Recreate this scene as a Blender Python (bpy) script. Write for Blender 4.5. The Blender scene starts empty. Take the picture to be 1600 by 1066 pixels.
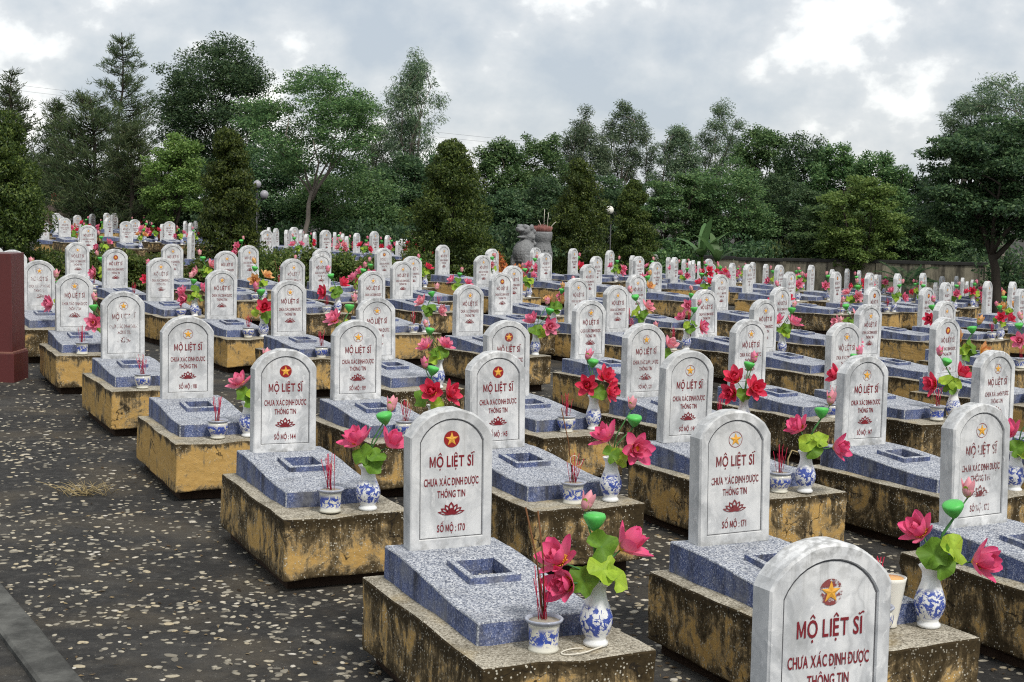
import bpy, bmesh, math, random
import numpy as np
from mathutils import Vector, Matrix, noise as mnoise

random.seed(11)
RNG = np.random.default_rng(11)
R = math.radians
scene = bpy.context.scene
C = scene.collection
Z0 = 1.95                      # height of the lens above the paving in front of it

# ---------------------------------------------------------------- camera
PITCH, ROLL, FPX = R(5.217), R(1.1), 2311.0
cam_d = bpy.data.cameras.new('camera')
cam_d.sensor_width = 36.0
cam_d.lens = 36.0 * FPX / 1600.0
cam_d.clip_start = 0.05
cam_d.clip_end = 3000
cam = bpy.data.objects.new('camera', cam_d)
C.objects.link(cam)
right = Vector((math.cos(ROLL), 0, math.sin(ROLL)))
up = Vector((-math.sin(ROLL), 0, math.cos(ROLL)))
fwd = Vector((0, 1, 0))
PX = Matrix.Rotation(-PITCH, 3, 'X')
right, up, fwd = PX @ right, PX @ up, PX @ fwd
m = Matrix((right, up, -fwd)).transposed().to_4x4()
m.translation = Vector((0, 0, Z0))
cam.matrix_world = m
scene.camera = cam

# ---------------------------------------------------------------- sky, sun, exposure
SUN_EL, SUN_AZ = R(52), R(148)          # high sun behind thin cloud, over the viewer's right shoulder
world = bpy.data.worlds.new('World')
scene.world = world
world.use_nodes = True
wt = world.node_tree
wt.nodes.clear()
def wn(t, **kw):
    n = wt.nodes.new(t)
    for k, v in kw.items(): setattr(n, k, v)
    return n
w_out = wn('ShaderNodeOutputWorld')
sky = wn('ShaderNodeTexSky', sky_type='NISHITA')
sky.sun_disc = False
sky.sun_elevation = SUN_EL
sky.sun_rotation = SUN_AZ
bg_sky = wn('ShaderNodeBackground'); bg_sky.inputs['Strength'].default_value = 0.10
wt.links.new(sky.outputs[0], bg_sky.inputs['Color'])
tc = wn('ShaderNodeTexCoord')
mp = wn('ShaderNodeMapping'); mp.inputs['Scale'].default_value = (1, 1, 1.35); mp.inputs['Location'].default_value = (3.13, 1.27, 0.42)
wt.links.new(tc.outputs['Generated'], mp.inputs['Vector'])
n1 = wn('ShaderNodeTexNoise'); n1.inputs['Scale'].default_value = 9.5; n1.inputs['Detail'].default_value = 9; n1.inputs['Roughness'].default_value = 0.50; n1.inputs['Distortion'].default_value = 0.15
n2 = wn('ShaderNodeTexNoise'); n2.inputs['Scale'].default_value = 24; n2.inputs['Detail'].default_value = 9; n2.inputs['Roughness'].default_value = 0.55; n2.inputs['Distortion'].default_value = 0.1
wt.links.new(mp.outputs[0], n1.inputs['Vector']); wt.links.new(mp.outputs[0], n2.inputs['Vector'])
mixn = wn('ShaderNodeMath', operation='MULTIPLY_ADD'); mixn.inputs[1].default_value = 0.30
wt.links.new(n2.outputs['Fac'], mixn.inputs[0])
sc1 = wn('ShaderNodeMath', operation='MULTIPLY'); sc1.inputs[1].default_value = 0.70
wt.links.new(n1.outputs['Fac'], sc1.inputs[0]); wt.links.new(sc1.outputs[0], mixn.inputs[2])
ramp = wn('ShaderNodeValToRGB')
cr = ramp.color_ramp
cr.elements[0].position = 0.385; cr.elements[0].color = (0.265, 0.295, 0.330, 1)
cr.elements[1].position = 0.625; cr.elements[1].color = (0.86, 0.845, 0.81, 1)
e = cr.elements.new(0.465); e.color = (0.318, 0.340, 0.362, 1)
e = cr.elements.new(0.525); e.color = (0.375, 0.388, 0.400, 1)
e = cr.elements.new(0.565); e.color = (0.52, 0.525, 0.52, 1)
wt.links.new(mixn.outputs[0], ramp.inputs[0])
bg_cl = wn('ShaderNodeBackground'); bg_cl.inputs['Strength'].default_value = 1.0
wt.links.new(ramp.outputs[0], bg_cl.inputs['Color'])
mixw = wn('ShaderNodeMixShader'); mixw.inputs[0].default_value = 0.93
wt.links.new(bg_sky.outputs[0], mixw.inputs[1]); wt.links.new(bg_cl.outputs[0], mixw.inputs[2])
wt.links.new(mixw.outputs[0], w_out.inputs['Surface'])

sun_d = bpy.data.lights.new('sun', 'SUN')
sun_d.energy = 1.5
sun_d.angle = R(12)
sun_d.color = (1.0, 0.96, 0.9)
sun = bpy.data.objects.new('sun', sun_d)
C.objects.link(sun)
sd = Vector((math.sin(SUN_AZ) * math.cos(SUN_EL), math.cos(SUN_AZ) * math.cos(SUN_EL), math.sin(SUN_EL)))
sun.rotation_euler = sd.to_track_quat('Z', 'Y').to_euler()

scene.view_settings.view_transform = 'Standard'
scene.view_settings.look = 'None'
scene.view_settings.exposure = 1.0
scene.view_settings.gamma = 1.0
scene.view_settings.use_curve_mapping = False
scene.cycles.max_bounces = 6
scene.cycles.diffuse_bounces = 3
scene.cycles.glossy_bounces = 2
scene.cycles.transparent_max_bounces = 8
scene.cycles.use_denoising = False
scene.cycles.filter_width = 1.15

# ---------------------------------------------------------------- material helpers
class NT:
    def __init__(s, name):
        s.m = bpy.data.materials.new(name); s.m.use_nodes = True
        s.t = s.m.node_tree; s.t.nodes.clear()
        s.out = s.t.nodes.new('ShaderNodeOutputMaterial')
        s.b = s.t.nodes.new('ShaderNodeBsdfPrincipled')
        s.t.links.new(s.b.outputs[0], s.out.inputs['Surface'])
    def n(s, t, **kw):
        x = s.t.nodes.new(t)
        for k, v in kw.items(): setattr(x, k, v)
        return x
    def set(s, node, key, v):
        sock = node.inputs[key]
        if hasattr(v, 'is_output') or isinstance(v, bpy.types.NodeSocket): s.t.links.new(v, sock)
        elif isinstance(v, (tuple, list)) and len(v) == 3 and sock.type == 'RGBA': sock.default_value = (*v, 1)
        else: sock.default_value = v
    def coords(s, jitter=True):
        tc = s.n('ShaderNodeTexCoord')
        if not jitter: return tc.outputs['Object']
        oi = s.n('ShaderNodeObjectInfo')
        mu = s.n('ShaderNodeVectorMath', operation='SCALE'); mu.inputs[0].default_value = (37, 71, 53); s.set(mu, 'Scale', oi.outputs['Random'])
        ad = s.n('ShaderNodeVectorMath', operation='ADD'); s.set(ad, 0, tc.outputs['Object']); s.set(ad, 1, mu.outputs[0])
        return ad.outputs[0]
    def scale(s, vec, xyz):
        mu = s.n('ShaderNodeVectorMath', operation='MULTIPLY'); s.set(mu, 0, vec); mu.inputs[1].default_value = xyz
        return mu.outputs[0]
    def noise(s, vec, scale, detail=4, rough=.55, dist=0.0):
        x = s.n('ShaderNodeTexNoise'); s.set(x, 'Vector', vec); s.set(x, 'Scale', scale); s.set(x, 'Detail', detail); s.set(x, 'Roughness', rough); s.set(x, 'Distortion', dist)
        return x.outputs['Fac']
    def voro(s, vec, scale, feature='F1', out='Distance', rnd=1.0):
        x = s.n('ShaderNodeTexVoronoi', feature=feature); s.set(x, 'Vector', vec); s.set(x, 'Scale', scale); s.set(x, 'Randomness', rnd)
        return x.outputs[out]
    def ramp(s, fac, *stops, interp='LINEAR'):
        x = s.n('ShaderNodeValToRGB'); s.set(x, 0, fac); r = x.color_ramp; r.interpolation = interp
        while len(r.elements) < len(stops): r.elements.new(0.5)
        for el, (p, c) in zip(r.elements, stops):
            el.position = p; el.color = (c, c, c, 1) if not isinstance(c, tuple) else (*c, 1)
        return x.outputs[0]
    def mix(s, fac, a, b, mode='MIX'):
        x = s.n('ShaderNodeMix', data_type='RGBA', blend_type=mode)
        s.set(x, 0, fac)
        for i, v in ((6, a), (7, b)):
            if isinstance(v, tuple): x.inputs[i].default_value = (*v, 1)
            else: s.t.links.new(v, x.inputs[i])
        return x.outputs[2]
    def math(s, op, a, b=0.5, c=None, clamp=False):
        x = s.n('ShaderNodeMath', operation=op, use_clamp=clamp); s.set(x, 0, a); s.set(x, 1, b)
        if c is not None: s.set(x, 2, c)
        return x.outputs[0]
    def attr(s, name):
        x = s.n('ShaderNodeAttribute', attribute_type='OBJECT', attribute_name=name)
        return x.outputs['Fac']
    def sep(s, vec):
        x = s.n('ShaderNodeSeparateXYZ'); s.set(x, 0, vec); return x.outputs
    def bump(s, h, strength=.3, dist=.01):
        x = s.n('ShaderNodeBump'); s.set(x, 'Height', h); s.set(x, 'Strength', strength); s.set(x, 'Distance', dist)
        s.t.links.new(x.outputs[0], s.b.inputs['Normal'])
    def done(s, color, rough=.8, spec=.3):
        s.set(s.b, 'Base Color', color); s.set(s.b, 'Roughness', rough); s.set(s.b, 'Specular IOR Level', spec)
        return s.m

M = {}
def plain(name, col, rough=.7, spec=.3, var=0.12, sc=20):
    k = NT(name); v = k.coords()
    f = k.noise(v, sc, 3)
    c = k.mix(f, tuple(x * (1 - var) for x in col), tuple(min(1, x * (1 + var)) for x in col))
    M[name] = k.done(c, rough, spec)

# white marble with grey drifting veins, weathered edges
k = NT('marble'); v = k.coords(); oc = k.coords(False)
warp = k.n('ShaderNodeTexNoise'); k.set(warp, 'Vector', v); k.set(warp, 'Scale', 5.0); k.set(warp, 'Detail', 4)
wa = k.n('ShaderNodeVectorMath', operation='SCALE'); k.set(wa, 0, warp.outputs['Color']); wa.inputs['Scale'].default_value = .22
wv = k.n('ShaderNodeVectorMath', operation='ADD'); k.set(wv, 0, v); k.set(wv, 1, wa.outputs[0])
st = k.scale(wv.outputs[0], (1.0, 1.0, .55))
n_a = k.noise(st, 9, 6, .6)
base = k.ramp(n_a, (.30, (.32, .33, .335)), (.45, (.51, .52, .525)), (.57, (.66, .665, .66)), (.72, (.76, .76, .745)))
vein = k.ramp(k.voro(st, 6.5, 'DISTANCE_TO_EDGE'), (.0, 1.0), (.05, .25), (.12, 0.0))
base = k.mix(k.math('MULTIPLY', vein, k.ramp(k.noise(v, 4), (.4, 0.0), (.65, .55))), base, (.33, .335, .34))
white = k.ramp(k.noise(k.scale(wv.outputs[0], (1.4, 1.4, .6)), 26, 3), (.60, 0.0), (.68, .6))
base = k.mix(white, base, (.80, .80, .79))
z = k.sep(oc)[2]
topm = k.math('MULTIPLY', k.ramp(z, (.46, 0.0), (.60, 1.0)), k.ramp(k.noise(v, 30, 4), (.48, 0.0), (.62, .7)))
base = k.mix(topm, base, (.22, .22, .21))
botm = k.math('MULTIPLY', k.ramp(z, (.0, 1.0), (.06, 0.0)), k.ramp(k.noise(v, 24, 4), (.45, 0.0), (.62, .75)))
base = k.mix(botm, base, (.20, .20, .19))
oi = k.n('ShaderNodeObjectInfo')
dirt = k.ramp(k.noise(k.scale(v, (1, 1, .35)), 7, 5, .65), (.52, 0.0), (.72, .45))
base = k.mix(dirt, base, (.40, .40, .38))
dr = k.math('MULTIPLY', k.ramp(k.noise(k.scale(v, (1, 1, .06)), 34, 4, .7), (.50, 0.0), (.68, .8)), k.ramp(z, (.18, 0.0), (.56, .75)))
dr = k.math('MULTIPLY', dr, k.ramp(k.noise(v, 5, 2), (.42, .1), (.62, 1.0)))
base = k.mix(dr, base, (.27, .265, .25))
base = k.mix(k.math('MULTIPLY', oi.outputs['Random'], .34), base, k.mix(n_a, (.38, .385, .38), (.60, .60, .58)))
k.bump(k.noise(v, 220, 3), .08, .002)
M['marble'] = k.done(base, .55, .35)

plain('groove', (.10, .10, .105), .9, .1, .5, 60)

def paint(name, col, dark):
    k = NT(name); v = k.coords(); f = k.attr('fade')
    nz = k.noise(v, 55, 4, .7); nz2 = k.noise(v, 9, 2)
    s_ = k.math('ADD', k.math('MULTIPLY', nz, .65), k.math('MULTIPLY', nz2, .35))
    thr = k.math('MULTIPLY_ADD', f, -.23, .66)
    keep = k.math('MULTIPLY_ADD', k.math('SUBTRACT', thr, s_), 14.0, 1.0, clamp=True)
    c = k.mix(nz, col, dark)
    c = k.mix(k.math('MULTIPLY', f, .55), c, (.20, .13, .12))
    k.set(k.b, 'Base Color', c); k.set(k.b, 'Roughness', .6); k.set(k.b, 'Specular IOR Level', .3)
    tr = k.n('ShaderNodeBsdfTransparent'); mx = k.n('ShaderNodeMixShader')
    k.set(mx, 0, keep); k.t.links.new(tr.outputs[0], mx.inputs[1]); k.t.links.new(k.b.outputs[0], mx.inputs[2])
    k.t.links.new(mx.outputs[0], k.out.inputs['Surface'])
    M[name] = k.m
paint('red_paint', (.25, .012, .022), (.13, .01, .014))
paint('roundel_red', (.33, .018, .018), (.22, .012, .012))
plain('gold_paint', (.72, .36, .045), .45, .5, .25, 60)

# ochre limewash on concrete, black mould, exposed white aggregate
def ochre(name, top):
    k = NT(name); v = k.coords(); oc = k.coords(False); wear = k.attr('wear')
    if top:
        n_ = k.noise(v, 90, 4, .7)
        c = k.ramp(n_, (.33, (.085, .075, .058)), (.48, (.30, .27, .21)), (.62, (.52, .48, .39)))
        d = k.ramp(k.noise(v, 5, 6, .7), (.45, 0.0), (.64, .62))
        c = k.mix(d, c, (.095, .080, .052))
        y = k.ramp(k.noise(v, 3.5, 3), (.55, 0.0), (.7, .5))
        c = k.mix(y, c, (.33, .25, .12))
        sp = k.ramp(k.voro(v, 85), (.18, 1.0), (.26, 0.0))
        c = k.mix(k.math('MULTIPLY', sp, .8), c, (.60, .57, .48))
        k.bump(n_, .4, .004)
    else:
        n_ = k.noise(v, 28, 5, .65)
        c = k.mix(n_, (.40, .235, .070), (.56, .37, .135))
        big = k.noise(k.scale(v, (1, 1, .8)), 5.5, 8, .74, .5)
        stre = k.noise(k.scale(v, (1, 1, .22)), 12, 6, .75)
        z = k.sep(oc)[2]
        edge = k.math('ADD', k.ramp(z, (.0, .10), (.07, 0.0)), k.ramp(z, (.25, 0.0), (.31, .16)))
        drip = k.math('MULTIPLY', k.ramp(k.noise(k.scale(v, (1, 1, .07)), 19, 4, .75), (.44, 0.0), (.66, 1.0)), k.ramp(z, (.06, 0.0), (.30, .11)))
        f = k.math('ADD', k.math('ADD', k.math('MULTIPLY', big, .74), k.math('MULTIPLY', stre, .30)), k.math('ADD', edge, drip))
        f = k.math('ADD', f, k.math('MULTIPLY_ADD', wear, .13, -.095))
        grey = k.ramp(f, (.41, 0.0), (.47, .8))
        c = k.mix(grey, c, k.mix(n_, (.12, .088, .048), (.36, .29, .18)))
        mould = k.ramp(f, (.455, 0.0), (.50, .72), (.57, .96))
        c = k.mix(mould, c, k.mix(k.noise(v, 60, 3), (.009, .007, .005), (.060, .042, .019)))
        sp = k.ramp(k.math('ADD', k.voro(v, 64), k.math('MULTIPLY', k.noise(v, 22, 3), .50)), (.44, 1.0), (.50, 0.0))
        spm = k.math('MULTIPLY', sp, k.ramp(k.noise(v, 7, 3), (.42, .3), (.60, 1.0)))
        c = k.mix(k.math('MULTIPLY', spm, k.math('MULTIPLY_ADD', wear, .45, .62)), c, (.62, .58, .47))
        wv_ = k.n('ShaderNodeVectorMath', operation='ADD'); k.set(wv_, 0, v)
        wn_ = k.n('ShaderNodeTexNoise'); k.set(wn_, 'Vector', v); k.set(wn_, 'Scale', 6.0); k.set(wn_, 'Detail', 5)
        ws_ = k.n('ShaderNodeVectorMath', operation='SCALE'); k.set(ws_, 0, wn_.outputs['Color']); ws_.inputs['Scale'].default_value = .35; k.set(wv_, 1, ws_.outputs[0])
        ck = k.math('MULTIPLY', k.ramp(k.voro(wv_.outputs[0], 2.6, 'DISTANCE_TO_EDGE'), (.004, 1.0), (.014, 0.0)), k.ramp(k.noise(v, 3, 2), (.50, 0.0), (.56, .9)))
        c = k.mix(ck, c, (.02, .016, .012))
        k.bump(k.math('ADD', k.math('ADD', n_, k.math('MULTIPLY', sp, .3)), k.math('MULTIPLY', big, .8)), .6, .008)
    M[name] = k.done(c, .92, .12)
ochre('plinth_side', False); ochre('plinth_top', True)

# washed blue-grey terrazzo
def terrazzo(name, side):
    k = NT(name); v = k.coords()
    a = k.noise(v, 95 if side else 70, 4, .8); b = k.voro(v, 230 if side else 175, out='Color')
    bw = k.n('ShaderNodeRGBToBW'); k.set(bw, 0, b); bw = bw.outputs[0]
    f = k.math('ADD', k.math('MULTIPLY', a, .72 if side else .58), k.math('MULTIPLY', bw, .36 if side else .52))
    if side:
        c = k.ramp(f, (.32, (.030, .040, .085)), (.52, (.085, .115, .245)), (.64, (.17, .205, .35)), (.76, (.52, .54, .60)))
        st = k.ramp(k.noise(k.scale(v, (1, 1, .2)), 9, 5, .7), (.46, 0.0), (.66, .85))
        c = k.mix(st, c, (.035, .036, .042))
        g = k.ramp(k.noise(v, 5, 5, .7), (.48, 0.0), (.64, .6))
        c = k.mix(g, c, (.22, .225, .24))
    else:
        c = k.ramp(f, (.30, (.055, .062, .088)), (.44, (.155, .172, .215)), (.56, (.30, .32, .365)), (.72, (.58, .59, .60)))
        st = k.ramp(k.noise(v, 6, 5, .7), (.48, 0.0), (.68, .5))
        c = k.mix(st, c, (.15, .155, .17))
    k.bump(f, .35, .003)
    M[name] = k.done(c, .8, .25)
terrazzo('slab_top', False); terrazzo('slab_side', True)
plain('white_gravel', (.46, .45, .41), .9, .1, .35, 140)
plain('dusty_incense', (.27, .125, .11), .95, .05, .4, 30)
plain('dark_foundation', (.045, .030, .022), .95, .05, .6, 9)

# glazed porcelain with cobalt painting in a band
def porcelain(name, lo, hi, scale, thr, warm):
    k = NT(name); v = k.coords(); oc = k.coords(False)
    z = k.sep(oc)[2]
    band = k.math('MULTIPLY', k.ramp(z, (lo, 0.0), (lo + .012, 1.0)), k.ramp(z, (hi - .02, 1.0), (hi, 0.0)))
    n_ = k.noise(v, scale, 4, .6, 1.2)
    vr = k.voro(v, scale * 1.1, 'DISTANCE_TO_EDGE')
    pat = k.math('MAXIMUM', k.ramp(n_, (thr, 0.0), (thr + .03, 1.0)), k.math('MULTIPLY', k.ramp(vr, (.03, 1.0), (.07, 0.0)), k.ramp(n_, (thr - .08, 0.0), (thr - .04, 1.0))))
    blue = k.mix(k.noise(v, scale * 2.2, 3), (.006, .018, .20), (.10, .16, .50))
    wht = k.mix(k.ramp(k.noise(v, 14, 4), (.5, 0.0), (.75, .35)), (.76, .77, .76) if not warm else (.66, .64, .55), (.50, .48, .40))
    c = k.mix(k.math('MULTIPLY', pat, band), wht, blue)
    M[name] = k.done(c, .16, .5)
porcelain('vase_glaze', .035, .165, 34, .50, False)
porcelain('bowl_glaze', .022, .098, 30, .47, True)
plain('bowl_rim_glaze', (.34, .36, .42), .25, .5, .5, 40)

def petal(name, c1, c2, veins=False):
    k = NT(name); v = k.coords(False)
    oi = k.n('ShaderNodeObjectInfo')
    z = k.sep(v)[1]
    g = k.ramp(z, (.0, 0.0), (.09, 1.0))
    c = k.mix(g, c2, c1)
    c = k.mix(k.math('MULTIPLY', oi.outputs['Random'], .35), c, tuple(x * .62 for x in c1))
    if veins:
        gr = k.n('ShaderNodeTexGradient', gradient_type='RADIAL'); k.set(gr, 0, v)
        c = k.mix(k.ramp(k.math('PINGPONG', k.math('MULTIPLY', gr.outputs['Fac'], 13.0), .5), (.0, .55), (.12, 0.0)), c, tuple(x * .5 for x in c1))
        c = k.mix(k.ramp(k.noise(v, 30, 4), (.5, 0.0), (.7, .5)), c, tuple(min(1, x * 1.35) for x in c1))
    k.set(k.b, 'Base Color', c); k.set(k.b, 'Roughness', .55); k.set(k.b, 'Specular IOR Level', .25)
    tl = k.n('ShaderNodeBsdfTranslucent'); k.set(tl, 'Color', c)
    mx = k.n('ShaderNodeMixShader'); mx.inputs[0].default_value = .3
    k.t.links.new(k.b.outputs[0], mx.inputs[1]); k.t.links.new(tl.outputs[0], mx.inputs[2])
    k.t.links.new(mx.outputs[0], k.out.inputs['Surface'])
    M[name] = k.m
petal('petal_pink', (.88, .085, .25), (.88, .30, .42))
petal('petal_red', (.84, .030, .085), (.80, .08, .15))
petal('petal_rose', (.88, .15, .29), (.88, .42, .46))
petal('petal_peach', (.85, .30, .14), (.85, .52, .22))
petal('leaf_lime', (.40, .55, .055), (.30, .46, .04), True)
petal('leaf_deep', (.17, .32, .035), (.12, .25, .025), True)
petal('bud_pink', (.82, .12, .24), (.50, .55, .12))
plain('pod_green', (.085, .46, .085), .45, .4, .18, 60)
plain('stem_green', (.05, .17, .045), .6, .3, .3, 60)
plain('stamen_yellow', (.82, .42, .04), .7, .2, .3, 200)
plain('incense_red', (.42, .025, .06), .8, .1, .3, 40)
plain('incense_brown', (.16, .075, .035), .85, .1, .4, 60)
plain('incense_ash', (.66, .62, .53), .95, .05, .2, 50)
plain('ash_fill', (.30, .27, .22), .95, .05, .5, 160)
k = NT('litter'); ge = k.n('ShaderNodeNewGeometry')
M['litter'] = k.done(k.ramp(ge.outputs['Random Per Island'], (.0, (.025, .018, .012)), (.5, (.11, .075, .042)), (1., (.26, .20, .11))), .9, .1)
plain('straw', (.42, .33, .17), .9, .1, .4, 30)

# paving: weathered near-black asphalt/concrete
k = NT('paving_dark'); tcn = k.n('ShaderNodeTexCoord'); v = tcn.outputs['Object']
n_a = k.noise(v, 1.3, 6, .62); n_b = k.noise(v, 38, 5, .7); n_c = k.noise(v, 9, 5, .65)
c = k.mix(n_b, (.007, .0068, .0065), (.045, .043, .040))
c = k.mix(k.ramp(n_c, (.50, 0.0), (.70, .55)), c, (.090, .085, .076))
c = k.mix(k.ramp(n_a, (.48, 0.0), (.64, .75)), c, k.mix(n_b, (.035, .028, .019), (.115, .098, .072)))
c = k.mix(k.ramp(k.noise(v, .45, 5, .7), (.50, 0.0), (.66, .5)), c, (.095, .090, .080))
sp = k.ramp(k.voro(v, 46), (.10, 1.0), (.17, 0.0))
c = k.mix(k.math('MULTIPLY', sp, k.ramp(n_c, (.45, 0.0), (.6, .7))), c, (.30, .28, .23))
k.bump(k.math('ADD', n_b, k.math('MULTIPLY', n_c, .8)), .9, .02)
M['paving_dark'] = k.done(c, .85, .25)
k = NT('pebble_stone'); oi = k.n('ShaderNodeObjectInfo'); ge = k.n('ShaderNodeNewGeometry'); tcn = k.n('ShaderNodeTexCoord')
rr_ = k.math('FRACT', k.math('ADD', oi.outputs['Random'], ge.outputs['Random Per Island']))
c = k.ramp(rr_, (.0, (.12, .108, .085)), (.3, (.24, .215, .165)), (.65, (.39, .355, .275)), (.85, (.46, .385, .25)), (1., (.54, .51, .45)))
c = k.mix(k.ramp(k.noise(tcn.outputs['Object'], 70, 3), (.45, 0.0), (.65, .6)), c, (.16, .15, .13))
M['pebble_stone'] = k.done(c, .8, .3)
k = NT('kerb_concrete'); v = k.coords()
c = k.mix(k.noise(v, 12, 6, .7), (.016, .016, .015), (.10, .10, .092))
c = k.mix(k.ramp(k.noise(v, 2.5, 5, .7), (.48, 0.0), (.66, .6)), c, (.17, .17, .155))
k.bump(k.noise(v, 60, 4), .5, .006); M['kerb_concrete'] = k.done(c, .9, .15)
k = NT('maroon_granite'); v = k.coords()
c = k.mix(k.noise(v, 160, 3, .8), (.062, .013, .013), (.135, .033, .030))
c = k.mix(k.ramp(k.noise(k.scale(v, (1, 1, .2)), 7, 5, .7), (.5, 0.0), (.7, .5)), c, (.045, .018, .016))
M['maroon_granite'] = k.done(c, .45, .4)
plain('maroon_band', (.22, .10, .075), .6, .3, .3, 20)
k = NT('wall_concrete'); v = k.coords()
c = k.mix(k.noise(v, 3, 5, .65), (.15, .135, .10), (.34, .31, .23))
stn = k.ramp(k.noise(k.scale(v, (1, 1, .18)), 2.4, 6, .7), (.42, 0.0), (.60, .9))
c = k.mix(stn, c, (.040, .037, .030)); M['wall_concrete'] = k.done(c, .92, .1)
plain('wall_cap', (.035, .035, .033), .95, .1, .6, 3)
k = NT('carved_stone'); v = k.coords()
c = k.mix(k.noise(v, 14, 5, .7), (.085, .088, .090), (.33, .335, .335)); k.bump(k.noise(v, 26, 4), .8, .03)
M['carved_stone'] = k.done(c, .85, .2)
plain('rubble_stone', (.30, .23, .19), .9, .1, .5, 6)
plain('globe_white', (.78, .76, .68), .25, .5, .08, 6)
plain('globe_grey', (.30, .29, .31), .35, .4, .2, 8)
plain('dark_metal', (.03, .03, .032), .5, .4, .3, 10)
plain('gilded_pot', (.62, .47, .20), .5, .4, .35, 14)
plain('cable_black', (.16, .165, .17), .6, .3, .1, 5)

def bark(name, a, b):
    k = NT(name); v = k.coords()
    M[name] = k.done(k.mix(k.noise(k.scale(v, (1, 1, .25)), 9, 5, .7), a, b), .92, .1)
bark('bark_dark', (.025, .021, .017), (.085, .072, .058)); bark('bark_pale', (.10, .085, .07), (.30, .26, .22))

def foliage(name, dark, mid, light, trans=.40, rough=.5):
    k = NT(name); ge = k.n('ShaderNodeNewGeometry'); tcn = k.n('ShaderNodeTexCoord'); oi = k.n('ShaderNodeObjectInfo')
    big = k.noise(tcn.outputs['Object'], .9, 3)
    f = k.math('ADD', k.math('MULTIPLY', ge.outputs['Random Per Island'], .62), k.math('MULTIPLY', big, .40))
    c = k.ramp(f, (.12, dark), (.5, mid), (.92, light))
    hs = k.n('ShaderNodeHueSaturation'); k.set(hs, 'Color', c)
    k.set(hs, 'Hue', k.math('MULTIPLY_ADD', oi.outputs['Random'], .02, .49)); k.set(hs, 'Value', k.math('MULTIPLY_ADD', oi.outputs['Random'], .40, .98))
    c = hs.outputs[0]
    k.set(k.b, 'Base Color', c); k.set(k.b, 'Roughness', rough); k.set(k.b, 'Specular IOR Level', .3)
    tl = k.n('ShaderNodeBsdfTranslucent'); k.set(tl, 'Color', c)
    mx = k.n('ShaderNodeMixShader'); mx.inputs[0].default_value = trans
    k.t.links.new(k.b.outputs[0], mx.inputs[1]); k.t.links.new(tl.outputs[0], mx.inputs[2])
    k.t.links.new(mx.outputs[0], k.out.inputs['Surface'])
    M[name] = k.m
foliage('foliage_thuja', (.014, .028, .009), (.056, .090, .020), (.16, .20, .042))
foliage('foliage_dark', (.015, .036, .021), (.052, .104, .044), (.14, .21, .085))
foliage('foliage_mid', (.024, .056, .024), (.078, .150, .052), (.21, .30, .11))
foliage('foliage_light', (.040, .085, .022), (.125, .21, .048), (.26, .35, .10))
foliage('foliage_pine', (.022, .042, .020), (.066, .100, .042), (.15, .18, .075))
foliage('foliage_grey', (.030, .064, .036), (.100, .155, .085), (.27, .32, .19))
foliage('foliage_hedge', (.024, .044, .012), (.075, .115, .024), (.20, .22, .06))
foliage('foliage_croton', (.16, .05, .02), (.50, .14, .05), (.75, .38, .10))
foliage('foliage_variegated', (.030, .055, .016), (.11, .16, .045), (.36, .38, .16))

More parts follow.
